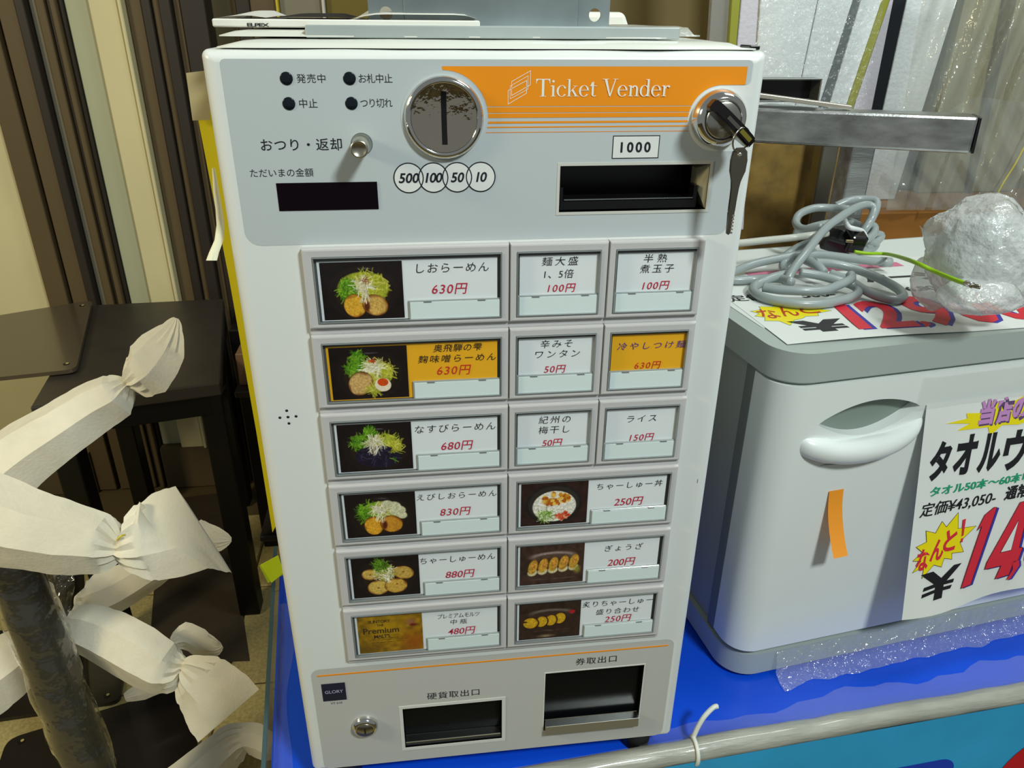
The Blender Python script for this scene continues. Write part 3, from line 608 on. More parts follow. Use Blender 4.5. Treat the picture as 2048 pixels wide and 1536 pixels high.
def button(c, r, wide, card=CARD, words=(), kind=None, lab=None):
    u, v = BX + c * BW, BY + r * BP; wd = BW * (2 if wide else 1) - .8; a0 = 6.4 if wide else 4.6
    b = ringloft('menu_button', [(u, v, u + wd, v + BH, 0), (u, v, u + wd, v + BH, 4.6), (u + .5, v + .6, u + wd - .4, v + BH - .6, 5.7), (u + 1.2, v + 1.6, u + wd - 1, v + BH - 1.6, 6), (u + a0, v + 5.8, u + wd - 5, v + BH - 3.7, 5.8), (u + a0, v + 5.8, u + wd - 5, v + BH - 3.7, 2.6)], [BTN, WELL], tmc, mi=[0, 0, 0, 0, 0, 1])
    if lab: b['label'] = lab
    x0, y0, x1, y1 = u + a0 + .2, v + 6.0, u + wd - 5.2, v + BH - 3.9
    ringloft('clear_cover_rim', [(x0, y0, x1, y1, 2.6), (x0, y0, x1, y1, 6.5), (x0 + .7, y0 + .7, x1 - .7, y1 - .7, 6.7), (x0 + .9, y0 + .9, x1 - .9, y1 - .9, 5.4)], RIM, b, close=False)
    cx0, cy0, cx1 = (u + 8.8, v + 9.6, u + 132.6) if wide else (u + 7.0, v + 9.4, u + 66)
    cy1 = v + BH - 4.6
    slab('menu_card', cx0, cy0, cx1, cy1, 2.7, 3.2, card, b, .05)
    if wide: photo(kind, u + 10.7, v + 10.4, u + 66.4, v + 52.2, 3.45, b)
    tx0, ty0 = (u + 70.6, v + 40.4) if wide else (u + 6.8, v + 39.4)
    tx1 = u + 134.3 if wide else u + 66.9
    slab('tab_holder', tx0 - 1.1, ty0 - .9, tx1 + .4, v + 53.6, 3.2, 4.9, HOLD, b, .3)
    slab('price_tab', tx0, ty0, tx1, v + 53.0, 4.9, 5.3, TAB, b, .1)
    for k in (.15, .75): slab('holder_clip', tx0 + (tx1 - tx0) * k, ty0 - .8, tx0 + (tx1 - tx0) * k + 5.5, ty0 + .5, 5.0, 5.6, RIM, b, .1)
    for s, p0, vc, p1, h, m in words: text(s, u + p0, v + vc, u + p1, h, m, b, 3.6, shear=.18 if m is not INK else .1, bold=-.004 if m is INK else .004)
    mesh('clear_pane', [FX(x0 + .6, y0 + .6, 6.4), FX(x1 - .6, y0 + .6, 6.4), FX(x1 - .6, y1 - .6, 6.4), FX(x0 + .6, y1 - .6, 6.4)], [(0, 1, 2, 3)], PANE, b)
    slab('button_gap', u - .5, v + BH, u + wd + .6, v + BP, 0, 2.4, BTN, b, .4)
    return b
SINK = mat('dark_brush_ink', (60, 40, 10), .6)
B_ = button
B_(0, 0, 1, words=[('しおらーめん', 76.1, 16.3, 126.6, 6.6, INK), ('630円', 86.4, 31.8, 111.6, 8.0, RED)], kind='shio')
B_(0, 1, 1, YCARD, [('奥飛騨の雫', 85.5, 13.8, 121.3, 6.1, SINK), ('麹味噌らーめん', 74.0, 22.2, 131.5, 6.2, SINK), ('630円', 87.8, 31.9, 113.1, 7.9, mat('orange_red_ink', (206, 50, 10), .6))], 'miso', lab='menu button with a yellow card and a ramen photo with egg')
B_(0, 2, 1, words=[('なすびらーめん', 69.1, 17.6, 131.2, 6.7, INK), ('680円', 88.8, 33.6, 113.7, 8.2, RED)], kind='nasu')
B_(0, 3, 1, words=[('えびしおらーめん', 67.6, 16.8, 132.0, 5.9, INK), ('830円', 85.9, 32.5, 110.9, 8.0, RED)], kind='ebi')
B_(0, 4, 1, words=[('ちゃーしゅーめん', 67.6, 17.6, 130.8, 6.4, INK), ('880円', 88.4, 34.0, 113.3, 8.4, RED)], kind='chashu')
bb = B_(0, 5, 1, words=[('プレミアムモルツ', 80.2, 16.5, 117.0, 5.2, INK), ('中瓶', 91.1, 23.8, 105.9, 5.6, INK), ('480円', 88.7, 34.8, 113.1, 8.4, RED)], kind='beer', lab='menu button with an amber beer label photo')
U5, V5 = BX, BY + 5 * BP; bi = mat('label_ink', (66, 40, 8), .6)
for s, a, c, b2, h in [('SUNTORY', 20, 16.5, 39, 3.4), ('THE', 27, 20.7, 33, 2.4), ('Premium', 15, 26.8, 46, 6.6), ("MALT'S", 24, 33.4, 38, 4.2)]: text(s, U5 + a, V5 + c, U5 + b2, h, bi, bb, 3.6, bold=.02)
B_(2, 0, 0, words=[('麺大盛', 22.7, 13.9, 48.9, 6.4, INK), ('1、5倍', 24.6, 23.2, 45.9, 6.6, INK), ('100円', 27.4, 33.9, 47.9, 6.5, RED)])
B_(3, 0, 0, words=[('半熟', 25.9, 13.7, 43.1, 6.3, INK), ('煮玉子', 23.7, 21.4, 49.0, 6.4, INK), ('100円', 26.5, 34.3, 46.9, 6.6, RED)])
B_(2, 1, 0, words=[('辛みそ', 23.5, 14, 47.5, 6.4, INK), ('ワンタン', 19.6, 22.2, 53.5, 6.0, INK), ('50円', 26.5, 34.8, 43.2, 6.6, RED)])
B_(3, 1, 0, YCARD, words=[('冷やしつけ麺', 11.2, 18.5, 64.8, 6.1, PURPLE), ('630円', 25.9, 35, 46.6, 6.2, mat('orange_red_ink', (206, 50, 10), .6))], lab='narrow menu button with a yellow card')
B_(2, 2, 0, words=[('紀州の', 23.5, 15, 48.8, 6.6, INK), ('梅干し', 23.6, 24.0, 48.2, 6.8, INK), ('50円', 26.7, 35.9, 43.1, 6.8, RED)])
B_(3, 2, 0, words=[('ライス', 23.6, 18.2, 47.3, 5.9, INK), ('150円', 26.8, 35.4, 47.1, 6.7, RED)])
B_(2, 3, 1, words=[('ちゃーしゅー丼', 73.7, 17.2, 129.3, 6.3, INK), ('250円', 89.0, 33.7, 114.2, 8.3, RED)], kind='don')
B_(2, 4, 1, words=[('ぎょうざ', 84.5, 18.2, 118.2, 6.6, INK), ('200円', 87.6, 34.0, 112.5, 8.4, RED)], kind='gyoza')
B_(2, 5, 1, words=[('炙りちゃーしゅー', 67.5, 16.4, 132.6, 6.8, INK), ('盛り合わせ', 80.5, 26.2, 120.8, 6.4, INK), ('250円', 89.1, 35.6, 114.1, 8.0, RED)], kind='aburi')
# feet, rear top edge
for u in (30, 329):
    for dd in (-22, -205):
        bm = bmesh.new(); bmesh.ops.create_cone(bm, cap_ends=True, segments=28, radius1=.0145, radius2=.0165, depth=.0262, matrix=Matrix.Translation((u / 1000, -dd / 1000, .0132))); from_bm('foot', bm, mat('rubber', (18, 18, 20), .6), tmc, True)
slab('scratch', 349.5, 330, 350.2, 334, -.1, .08, mat('scratch_grey', (130, 134, 134), .6), tmc, .02)

# ================================================================== THINGS ON TOP OF THE MACHINE
TOPZ = ZT
CLEARBAG = film('polythene_bag', haze=.42, rough=.18, bump=.6, bscale=45, hazecol=(228, 232, 224))
def blanket(name, x0, x1, y0, y1, z0, z1, m, parent, nx=36, ny=8, seed=0, amp=.002):
    """a soft flat pouch: upper and lower skins meeting at a wavy rim"""
    vs = []; fs = []
    for s in (0, 1):
        for j in range(ny + 1):
            for i in range(nx + 1):
                u, v = i / nx, j / ny; x = x0 + (x1 - x0) * u; y = y0 + (y1 - y0) * v
                e = min(1, min(u, 1 - u) * 14, min(v, 1 - v) * 5) ** .5; nzv = noise.noise(V((x * 22, y * 22, seed + s * 9)))
                ww = noise.noise(V((u * 7, v * 3, seed + 3))) * .003
                vs.append(V((x + ww * (1 if u < .5 else -1), y + ww, z0 + (((z1 - z0) * (.15 + .85 * e) + nzv * amp * e) if s else 0))))
    n = (nx + 1) * (ny + 1)
    for s in (0, 1):
        for j in range(ny):
            for i in range(nx):
                a = s * n + j * (nx + 1) + i; fs.append((a, a + 1, a + nx + 2, a + nx + 1))
    rim = [i for i in range(nx + 1)] + [j * (nx + 1) + nx for j in range(1, ny + 1)] + [ny * (nx + 1) + i for i in range(nx - 1, -1, -1)] + [j * (nx + 1) for j in range(ny - 1, 0, -1)]
    for k in range(len(rim)): a, b = rim[k], rim[(k + 1) % len(rim)]; fs.append((a, b, b + n, a + n))
    return mesh(name, vs, fs, m, parent, True)
zof = lambda x, y, yy: hit(x, y, y=yy).z
lowbag = tag(blanket('polythene_sheet', .010, .352, .006, .20, TOPZ + .0006, TOPZ + .0056, mat('padded_wrap', (222, 226, 218), .4, coat=.4, bump=.4, bscale=30), None, seed=1, amp=.0006), 'folded milky wrapping sheet lying flat on top of the ticket machine', 'wrapping')
bag = tag(blanket('polythene_bag', .006, .300, .035, .16, TOPZ + .0062, TOPZ + .0106, mat('milky_bag', (214, 217, 208), .35, coat=.5, bump=.4, bscale=30), None, seed=5, amp=.0006), 'milky plastic bag of papers under the white booklet on the machine', 'plastic bag')
bk = root('instruction_booklet', 'white booklet with black print lying at the back left of the machine top', 'booklet', (.09, .1, TOPZ + .0165))
bz0, bz1 = TOPZ + .0112, TOPZ + .0162
x0 = hit(424, 45, y=.05).x; x1 = hit(960, 40, y=.05).x
box('pages', (x0, .05, bz0), (x1, .155, bz1), mat('page_white', (228, 228, 220), .5), bk, .0008, 1)
fbk = lambda u, v, d=0: V((u / 1000, .0495, bz0 + v / 1000))
text('ELPEX', x0 * 1000 + 22, 1.4, x0 * 1000 + 36, -2.2, INK, bk, 0, bold=.02, mapf=fbk)
def curled(name, xa, xb, m, zt):
    rows = [[V((x, y, bz1 + .0004 + zt * math.sin(min(1, (x - xa) / .02) * 1.57) * min(1, (xb - x) / .012 + .25) * (0.3 + 0.7 * min(1, (y - .05) / .06)))) for y in (.052, .08, .115, .15)] for x in np.linspace(xa, xb, 12)]
    return ribbon(name, rows, m, bk)
curled('cover', x0 + .002, x0 + .034, mat('page_white', (228, 228, 220), .5), .0045); curled('cover_print', x0 + .0345, x0 + .088, INK, .003); curled('cover', x0 + .090, x1 - .002, mat('page_white', (228, 228, 220), .5), .009)
rb = root('white_manual', 'white booklet with a rounded corner lying behind the metal bracket', 'booklet', (.27, .15, TOPZ + .01))
xa, xb = hit(1190, 40, y=.14).x, hit(1284, 40, y=.14).x; za, zb = zof(1240, 52, .14), zof(1240, 24, .14)
bm = bmesh.new(); bm_hexa(bm, [V((xa - .02, .172, TOPZ + .0088)), V((xb, .172, TOPZ + .0088)), V((xb - .006, .172, zb)), V((xa - .02, .172, zb)), V((xa - .05, .19, TOPZ + .0088)), V((xb, .19, TOPZ + .0088)), V((xb - .006, .19, zb)), V((xa - .05, .19, zb))], .004, 3)
from_bm('pages', bm, mat('page_white', (228, 228, 220), .5), rb)
pb = tag(blanket('clear_pouch', .262, .343, .090, .19, TOPZ + .0062, TOPZ + .0125, CLEARBAG, None, nx=20, seed=11, amp=.002), 'crinkled clear plastic pouch at the right end of the machine top', 'plastic bag')
# zinc bracket
ZINC = mat('zinc_plate', (158, 170, 172), .36, .8, var=.3, vscale=12)
br = root('mounting_bracket', 'zinc-plated angle bracket with two round holes standing on the machine', 'bracket', (.2, .07, TOPZ + .0165))
by = .062
bxl, bxr = hit(620, 62, y=by).x, hit(1336, 62, y=by).x; uxl, uxr = hit(737, 30, y=by).x, hit(1219, 30, y=by).x
fz = TOPZ + .0108
ZF = mat('zinc_flange', (186, 196, 196), .4, .45, var=.1, vscale=12)
box('base_flange', (bxl, by - .026, fz), (bxr, by + .012, fz + .0022), ZF, br, .0006, 1)
box('base_step', (bxl, by - .027, fz - .0052), (bxr, by - .0245, fz + .0022), ZF, br, .0006, 1)
h1 = hit(772, 27, y=by); h2 = hit(1190, 30, y=by); hr = .0043
bm = bmesh.new(); ztp = fz + .055
def plate_hole(x0, x1, z0, z1, cx, cz, r, yf, yb):
    n = 24; ou = []; inn = []
    for k in range(n):
        a = 2 * math.pi * k / n; dx, dz = math.cos(a), math.sin(a); t = min((x1 - cx) / dx if dx > 1e-6 else 9, (x0 - cx) / dx if dx < -1e-6 else 9, (z1 - cz) / dz if dz > 1e-6 else 9, (z0 - cz) / dz if dz < -1e-6 else 9)
        ou.append((cx + dx * t, cz + dz * t)); inn.append((cx + dx * r, cz + dz * r))
    for (px_, pz_) in ((x0, z0), (x1, z0), (x1, z1), (x0, z1)):
        k = min(range(n), key=lambda i: (ou[i][0] - px_) ** 2 + (ou[i][1] - pz_) ** 2); ou[k] = (px_, pz_)
    O = [[bm.verts.new((p[0], y, p[1])) for p in ou] for y in (yf, yb)]; I = [[bm.verts.new((p[0], y, p[1])) for p in inn] for y in (yf, yb)]
    for k in range(n):
        j = (k + 1) % n
        for s in (0, 1): bm.faces.new((O[s][k], O[s][j], I[s][j], I[s][k]))
        bm.faces.new((I[0][k], I[0][j], I[1][j], I[1][k])); bm.faces.new((O[0][k], O[0][j], O[1][j], O[1][k]))
plate_hole(uxl, h1.x + .012, fz, ztp, h1.x, h1.z, hr, by, by + .0022)
from_bm('upright_ear', bm, ZINC, br); bm = bmesh.new()
plate_hole(h2.x - .012, uxr, fz, ztp, h2.x, h2.z, hr, by, by + .0022)
from_bm('upright_ear', bm, ZINC, br)
box('upright_plate', (h1.x + .012, by - .0012, fz), (h2.x - .012, by + .001, ztp), ZINC, br, .0004, 1)
tag(box('black_clip', (.3505, .012, TOPZ + .0002), (.3655 - .008, .03, TOPZ + .003), BLACK, None, .0006, 1), 'small black clip at the far right corner of the machine top', 'clip')

# keys
kb = root('lock_key', 'black-headed key standing in the chrome lock of the ticket machine', 'key', FX(329.3, 41.4, 11.4))
KD = math.atan2(.86, 1.0)
def KF(s, t, d):      # s along the bow, t across it
    return FX(329.3 + s * math.cos(KD) - t * math.sin(KD), 41.4 + s * math.sin(KD) + t * math.cos(KD), d)
def prism(name, outl, lo, hi, m, parent, f, b=.4):
    bm = bmesh.new(); A = [bm.verts.new(f(a, lo, c)) for a, c in outl]; B = [bm.verts.new(f(a, hi, c)) for a, c in outl]; n = len(outl)
    fs = [bm.faces.new(A), bm.faces.new(B[::-1])] + [bm.faces.new((A[i], A[(i + 1) % n], B[(i + 1) % n], B[i])) for i in range(n)]
    if b: bmesh.ops.bevel(bm, geom=list(set(fs[0].edges) | set(fs[1].edges)), offset=b / 1000, segments=2, affect='EDGES')
    return from_bm(name, bm, m, parent)
bow = [(-15.5, 13.4), (-8, 12.4), (-3, 11.6), (5, 11.8), (14, 13.5), (19.5, 17), (21, 22), (19.5, 27), (15, 30), (4, 31), (-8, 30.5), (-15, 28.5), (-18.5, 24), (-18.5, 18)]
prism('bow', bow, -3.6, 3.6, mat('key_black', (20, 15, 19), .18), kb, KF, 1.0)
prism('bow_reflection', [(2, 26.5), (15.5, 25.5), (16.5, 28.5), (2, 29)], 3.5, 3.9, mat('olive_reflection', (120, 112, 40), .3), kb, KF, 0)  # olive patch paints the yellow reflection on the black bow
prism('ridge_stripe', [(5.5, 30.7), (15.2, 29.8), (15.6, 30.4), (5.5, 31.6)], -1.4, 1.4, mat('olive_reflection', (120, 112, 40), .3), kb, KF, 0)  # the same reflection painted as a stripe along the narrow edge
prism('ridge_stripe', [(-7, 30.2), (4.5, 30.8), (4.5, 31.5), (-7, 31.1)], -1.2, 1.2, mat('inlay_grey', (120, 116, 110), .25, .8), kb, KF, 0)
slab('blade', 327.8, 36.5, 330.8, 46.3, 11.2, 13.0, DCHROME, kb, .1)
kr_ = root('key_ring', 'thin steel wire ring through the black key head', 'key ring', FX(335, 51, 27))
rc = FX(335.0, 51.0, 29.5); RN = [rc + V((.0072 * math.cos(t), .0045 * math.cos(t) - .001 * math.sin(t), .0076 * math.sin(t))) for t in np.linspace(0, 2 * math.pi, 25)[:-1]]
tube('wire', RN, .0006, mat('ring_steel', (190, 188, 176), .2, 1.0), kr_, n=8, closed=True, sub=2)
k2 = root('hanging_key', 'bare metal key hanging from the wire ring beside the lock', 'key', FX(335.8, 112, 29))
KM = mat('key_nickel', (140, 134, 120), .28, 1.0)
def K2(u, lo, v): return FX(u, v, lo)
ko = [(333.2, 56.2), (338, 56.0), (340.4, 58.4), (341.2, 64), (341.0, 71), (338.6, 77.5), (337.6, 82), (337.5, 97), (336.9, 98.6), (336.4, 111.5), (335.2, 113.4), (333.6, 112.4), (333.4, 98.6), (332.9, 97), (333.3, 82), (332.4, 77.5), (330.4, 71), (330.0, 64), (330.8, 58.6)]
prism('key_body', ko, 27.6, 29.8, KM, k2, K2, .35)
for k in range(6): slab('key_tooth', 335.9, 99.4 + 2.3 * k, 337.6, 100.9 + 2.3 * k, 27.8, 29.9, mat('tooth_bright', (235, 232, 220), .25, 1.0), k2, .15)
lathe('head_dimple', 335.4, 60.5, [(1.5, 29.75), (1.4, 30.0), (.6, 29.9)], mat('tooth_bright', (235, 232, 220), .25, 1.0), k2, 16)

# things on its left flank
def quad3(name, pts, m, parent=None, th=.0008, yy=None):
    P = [hit(p[0], p[1], y=p[2]) for p in pts]; B = [p + V((0, th, 0)) for p in P]
    bm = bmesh.new(); a = [bm.verts.new(p) for p in P]; b = [bm.verts.new(p) for p in B]; n = len(P); bm.faces.new(a); bm.faces.new(b[::-1])
    for i in range(n): bm.faces.new((a[i], a[(i + 1) % n], b[(i + 1) % n], b[i]))
    return from_bm(name, bm, m, parent)
tag(quad3('yellow_board', [(386, 186, .10), (425, 180, .10), (572, 1010, .10), (545, 1065, .10), (512, 860, .10), (459, 562, .10)], mat('yellow_card_board', (240, 222, 14), .5), th=.003), 'tall bright yellow card sticking out behind the left side of the machine', 'board')
tag(quad3('masking_tape', [(372, 146, .096), (420, 140, .096), (420, 240, .096), (385, 241, .096)], film('masking', tint=(235, 220, 180), haze=.72, rough=.4, hazecol=(196, 184, 140)), th=.0003), 'piece of beige masking tape holding the yellow board at its top', 'tape')
cp = []
for k, (x, y, wq) in enumerate([(427, 336, 3), (432, 380, 6), (438, 420, 7), (441, 450, 8), (438, 480, 9), (428, 505, 10), (423, 521, 11)]):
    yy = .035 - .004 * k; cp.append([hit(x - wq, y, y=yy), hit(x, y, y=yy - .004), hit(x + wq, y, y=yy)])
tag(ribbon('paper_strip', cp, mat('cream_paper', (238, 236, 205), .6), None), 'curled cream paper strip peeling off the left side of the machine', 'paper')
sn = root('sticky_notes', 'pad of acid yellow sticky notes poking out low behind the machine', 'sticky notes', hit(545, 1165, y=.05))
quad3('note', [(521, 1130, .052), (556, 1111, .052), (568, 1145, .052), (543, 1166, .052)], mat('acid_yellow', (212, 236, 22), .6), sn, .0004); quad3('note', [(519, 1132, .054), (554, 1112, .054), (566, 1150, .054), (536, 1166, .054)], mat('acid_yellow_b', (190, 214, 20), .6), sn, .0004)

# ================================================================== TOWEL WARMER
WP = V((.4657, .0857, 0)); WA = math.radians(7.93); We = V((math.cos(WA), math.sin(WA), 0)); Wn_ = V((-math.sin(WA), math.cos(WA), 0))
def WL(a, b, z): return WP + We * a + Wn_ * b + V((0, 0, z))
WW = .56
wm = root('towel_warmer', 'light grey countertop towel warmer with white door and oval handle', 'towel warmer', WL(WW / 2, .15, 0))
SHELL = mat('shell_grey', (172, 182, 177), .38, coat=.1); SIDE = mat('shell_side', (160, 166, 162), .42); DOORM = mat('door_white', (234, 240, 237), .28, coat=.25)
def outline_r(a0, b0, a1, b1, rf, rb_, n=10):
    o = []
    for cx, cy, a, r in ((a0 + rf, b0 + rf, 180, rf), (a1 - rf, b0 + rf, 270, rf), (a1 - rb_, b1 - rb_, 0, rb_), (a0 + rb_, b1 - rb_, 90, rb_)):
        for k in range(n + 1): t = math.radians(a + 90 * k / n); o.append((cx + r * math.cos(t), cy + r * math.sin(t)))
    return o
def wprism(name, outl, z0, z1, m, parent, bt=.004, bb=.002):
    bm = bmesh.new(); n = len(outl); A = [bm.verts.new(WL(a, b, z0)) for a, b in outl]; B = [bm.verts.new(WL(a, b, z1)) for a, b in outl]
    f0 = bm.faces.new(A[::-1]); f1 = bm.faces.new(B)
    for i in range(n): bm.faces.new((A[i], A[(i + 1) % n], B[(i + 1) % n], B[i]))
    if bt: bmesh.ops.bevel(bm, geom=list(f1.edges), offset=bt, segments=4, affect='EDGES')
    if bb and f0.is_valid: bmesh.ops.bevel(bm, geom=list(f0.edges), offset=bb, segments=2, affect='EDGES')
    o = from_bm(name, bm, m, parent, True); o.data.set_sharp_from_angle(angle=math.radians(32)); return o
wprism('base', outline_r(-.012, -.002, WW, .31, .036, .01), .004, .036, SHELL, wm, .002)
wprism('shell', outline_r(-.006, .052, WW - .004, .305, .004, .01), .036, .380, SIDE, wm, 0, 0)
wprism('shell_front_band', outline_r(-.0095, .046, WW - .002, .062, .003, .003), .036, .380, mat('shell_band', (120, 126, 124), .42), wm, 0, 0)
wprism('lid', outline_r(-.014, -.004, WW + .002, .32, .036, .012), .3785, .4105, SHELL, wm, .007)
wprism('lid_top_sheet', outline_r(.004, .064, WW - .01, .315, .003, .003), .4100, .4112, mat('white_top', (222, 228, 222), .4), wm, 0, 0)
for a in (.03, .50):
    for b in (.03, .27): wprism('foot', outline_r(a, b, a + .025, b + .025, .004, .004), 0.0002, .0045, BLACK, wm, 0, 0)
# door with a lens-shaped finger opening
door = wprism('door', outline_r(-.012, -.004, WW - .002, .043, .030, .002), .0405, .3765, DOORM, wm, .006, .004)
lens = []
for k in range(21): t = k / 20; lens.append((.036 + .116 * t, .3335 + .0165 * math.sin(math.pi * t) ** .8 + .006 * t))
for k in range(1, 20): t = 1 - k / 20; lens.append((.036 + .116 * t, .3335 - .0215 * math.sin(math.pi * t) ** .9 + .006 * t))
lens2 = [(.047 + .078 * k / 12, .2855 + .004 * k / 12 + .003 * math.sin(math.pi * k / 12)) for k in range(13)] + [(.047 + .078 * k / 12, .2855 + .004 * k / 12 - .004 * math.sin(math.pi * k / 12)) for k in range(11, 0, -1)]
def cutter(l, d0, d1):
    bm = bmesh.new(); A = [bm.verts.new(WL(a, d0, z)) for a, z in l]; B = [bm.verts.new(WL(a, d1, z)) for a, z in l]; n = len(l); bm.faces.new(A); bm.faces.new(B[::-1])
    for i in range(n): bm.faces.new((A[i], A[(i + 1) % n], B[(i + 1) % n], B[i]))
    return from_bm('cut', bm, SHELL)
for l in (lens, lens2):
    c = cutter(l, -.03, .0085); c.location = -ORG[wm]; c.parent = wm
    md = door.modifiers.new('b', 'BOOLEAN'); md.object = c; md.operation = 'DIFFERENCE'; md.solver = 'EXACT'
    bpy.context.view_layer.update(); me2 = bpy.data.meshes.new_from_object(door.evaluated_get(bpy.context.evaluated_depsgraph_get())); door.modifiers.clear(); door.data = me2; bpy.data.objects.remove(c)
    me2.name = 'door'
    me2.set_sharp_from_angle(angle=math.radians(32))
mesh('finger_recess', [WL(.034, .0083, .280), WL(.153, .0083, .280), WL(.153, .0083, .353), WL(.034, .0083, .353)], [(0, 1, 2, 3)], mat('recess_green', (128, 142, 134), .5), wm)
gp = [WL(.018, .004, .312), WL(.030, -.003, .3085), WL(.060, -.007, .3015), WL(.092, -.0085, .3005), (WL(.125, -.007, .304)), WL(.150, -.003, .313), WL(.163, .004, .323)]
# grip: flattened bar following the lower edge of the opening
vs = []; fs = []; P = catmull([V(p) for p in gp], 6); N = len(P)
for i, p in enumerate(P):
    t = i / (N - 1); hh = (.004 + .0095 * math.sin(math.pi * min(1, max(0, t))) ** .55) * (1.08 if t < .3 else 1); dd = .0105 * math.sin(math.pi * t) ** .5 + .002
    for j in range(20): an = 2 * math.pi * j / 20; vs.append(p + V((0, 0, 1)) * hh * math.sin(an) + Wn_ * dd * math.cos(an))
for i in range(N - 1):
    for j in range(20): fs.append((i * 20 + j, i * 20 + (j + 1) % 20, (i + 1) * 20 + (j + 1) % 20, (i + 1) * 20 + j))
fs += [tuple(range(20)), tuple(range((N - 1) * 20, N * 20))]
mesh('handle', vs, fs, DOORM, wm, True)
# orange note
on = []
for k in range(11):
    t = k / 10; on.append([WL(.0655 + .003 * t, -.0052 - .021 * t * t - .003 * t, .2525 - .068 * t), WL(.0825 + .003 * t, -.0052 - .021 * t * t - .003 * t, .2528 - .068 * t)])
tag(ribbon('orange_note', on, mat('orange_paper', (250, 158, 40), .6), None), 'narrow orange sticky note curling off the white door of the towel warmer', 'sticky note')
# posters
POSTER = mat('poster_paper', (228, 232, 228), .42)
PT = V((.1584, -.0052, .3408)); PU = V((.0168, -.16414, -.98629))
def PM(s, t, d=0):
    w_ = .003 * math.sin(s / 26.0) * max(0, (t - 150) / 100) ** 2 if t > 150 else 0
    q = PT + PU * (t / 1000) + V((s / 1000, -d / 1000 - w_, 0)); return WL(q.x, q.y, q.z)
def grid_sheet(name, f, s0, s1, t0, t1, m, parent, ns=24, nt=20, edge=None):
    rows = [[f(s0 + (s1 - s0) * i / ns, t0 + ((edge(s0 + (s1 - s0) * i / ns) if edge else t1) - t0) * j / nt) for i in range(ns + 1)] for j in range(nt + 1)]
    return ribbon(name, rows, m, parent)
ds = root('door_poster', 'white sale poster reading 14 thousand yen hanging from the warmer door', 'poster', PM(100, 250))
grid_sheet('paper', PM, 0, 297, 0, 250, POSTER, ds, edge=lambda s: 250 - .05 * s + 1.5 * math.sin(s / 30))
PRED = mat('poster_red', (214, 44, 62), .45); PBLUE = mat('poster_blue', (60, 56, 160), .45); PYEL = mat('poster_yellow', (240, 222, 14), .45); PBLK = mat('poster_black', (26, 26, 32), .45); PGRN = mat('poster_green', (36, 156, 112), .45); PLIL = mat('poster_lilac', (196, 140, 196), .45); PBRN = mat('poster_brownred', (186, 60, 30), .45)
def ptx(s, u0, vc, u1, h, m, d, f, par, bold=0, shear=0, slope=0): text(s, u0, vc, u1, h, m, par, d, bold, shear, f, False, 'lettering', slope)
bur = [(25.6, 23.4), (52, 21), (50, 15), (68, 17), (80, 6), (100, 12), (125, 3), (150, 14), (150, 30), (120, 36), (98, 34), (84, 44), (80, 34), (40.4, 33), (56, 27)]
poly('starburst', bur, .5, PYEL, ds, PM); ptx('当店の', 66, 17, 128, 29, PLIL, .8, PM, ds, .05, .1)
ptx('当店の', 67.5, 19, 129.5, 29, mat('lilac_shadow', (96, 70, 110), .45), .65, PM, ds, .04, .1)
for s_, u0, u1, v0, v1 in [('タ', 12, 38, 42, 86), ('オ', 41.5, 70.5, 39, 84), ('ル', 72.5, 101, 41, 85), ('ウ', 105, 138, 42, 88)]: ptx(s_, u0, (v0 + v1) / 2, u1, v1 - v0, PBLK, .6, PM, ds, .045, .12)
ptx('タオル50本～60本収', 16.5, 98.5, 150, 11.5, PGRN, .6, PM, ds, .03, .05)
ptx('定価¥43,050-', 6.5, 119, 104, 17, PBLK, .6, PM, ds, .012, .2, -2); ptx('通常', 115, 115, 148, 17, PBLK, .6, PM, ds, .03, .2)
def star(tips, f=.68):
    cx = sum(p[0] for p in tips) / len(tips); cy = sum(p[1] for p in tips) / len(tips); o = []
    for i, p in enumerate(tips):
        q = tips[(i + 1) % len(tips)]; mx, my = (p[0] + q[0]) / 2, (p[1] + q[1]) / 2; o += [p, (cx + (mx - cx) * f, cy + (my - cy) * f)]
    return o
b14 = star([(6.1, 191.8), (19, 200.8), (43, 191), (56, 184), (70.5, 177.6), (82.7, 148.4), (56.5, 128.2), (36.8, 135.4), (17.4, 143.3), (7, 161), (4.9, 177.4)])
b14_ = [(6.1, 191.8), (19, 200.8), (30.5, 192.8), (43.4, 189), (54.4, 183.2), (70.5, 177.6), (62, 162), (82.7, 148.4), (63, 147), (56.5, 128.2), (48, 147), (36.8, 135.4), (33, 152), (17.4, 143.3), (20.4, 158.6), (8, 162), (14, 171), (4.9, 177.4), (13, 183)]
poly('starburst', b14, .5, PYEL, ds, PM); outline('starburst_line', b14, .5, .55, PBLK, ds, PM)
for s_, a, b2, c, h in (('な', 9, 26, 178, 26), ('ん', 26, 43, 169, 26), ('と', 42, 59, 160, 26)): ptx(s_, a, c, b2, h, PRED, .8, PM, ds, .035, .15)
poly('exclamation', [(63.5, 137.7), (67.5, 137), (67.2, 157), (64.8, 158)], .8, PRED, ds, PM); poly('exclamation', [(64.6, 160.5), (67.4, 160), (67.2, 165), (64.4, 165.4)], .8, PRED, ds, PM)
poly('yen_mark', [(17.5, 196.5), (33, 194.6), (44.5, 204.5), (60, 191.5), (70.2, 191), (52, 209), (62, 208.5), (61, 213), (48.5, 213.4), (48.4, 216), (60, 215.6), (58, 220), (48, 220.4), (47.5, 229.4), (36.5, 230.6), (37.4, 221.4), (21, 225.4), (21.5, 220.8), (37.5, 217.4), (37.6, 214.8), (22, 217.6), (23, 213), (35.5, 210.6)], .6, PBLK, ds, PM)
ONE = [(92, 136.5), (103, 129), (107, 129.8), (86.5, 221.5), (73, 223.3), (90, 150), (84.5, 154)]
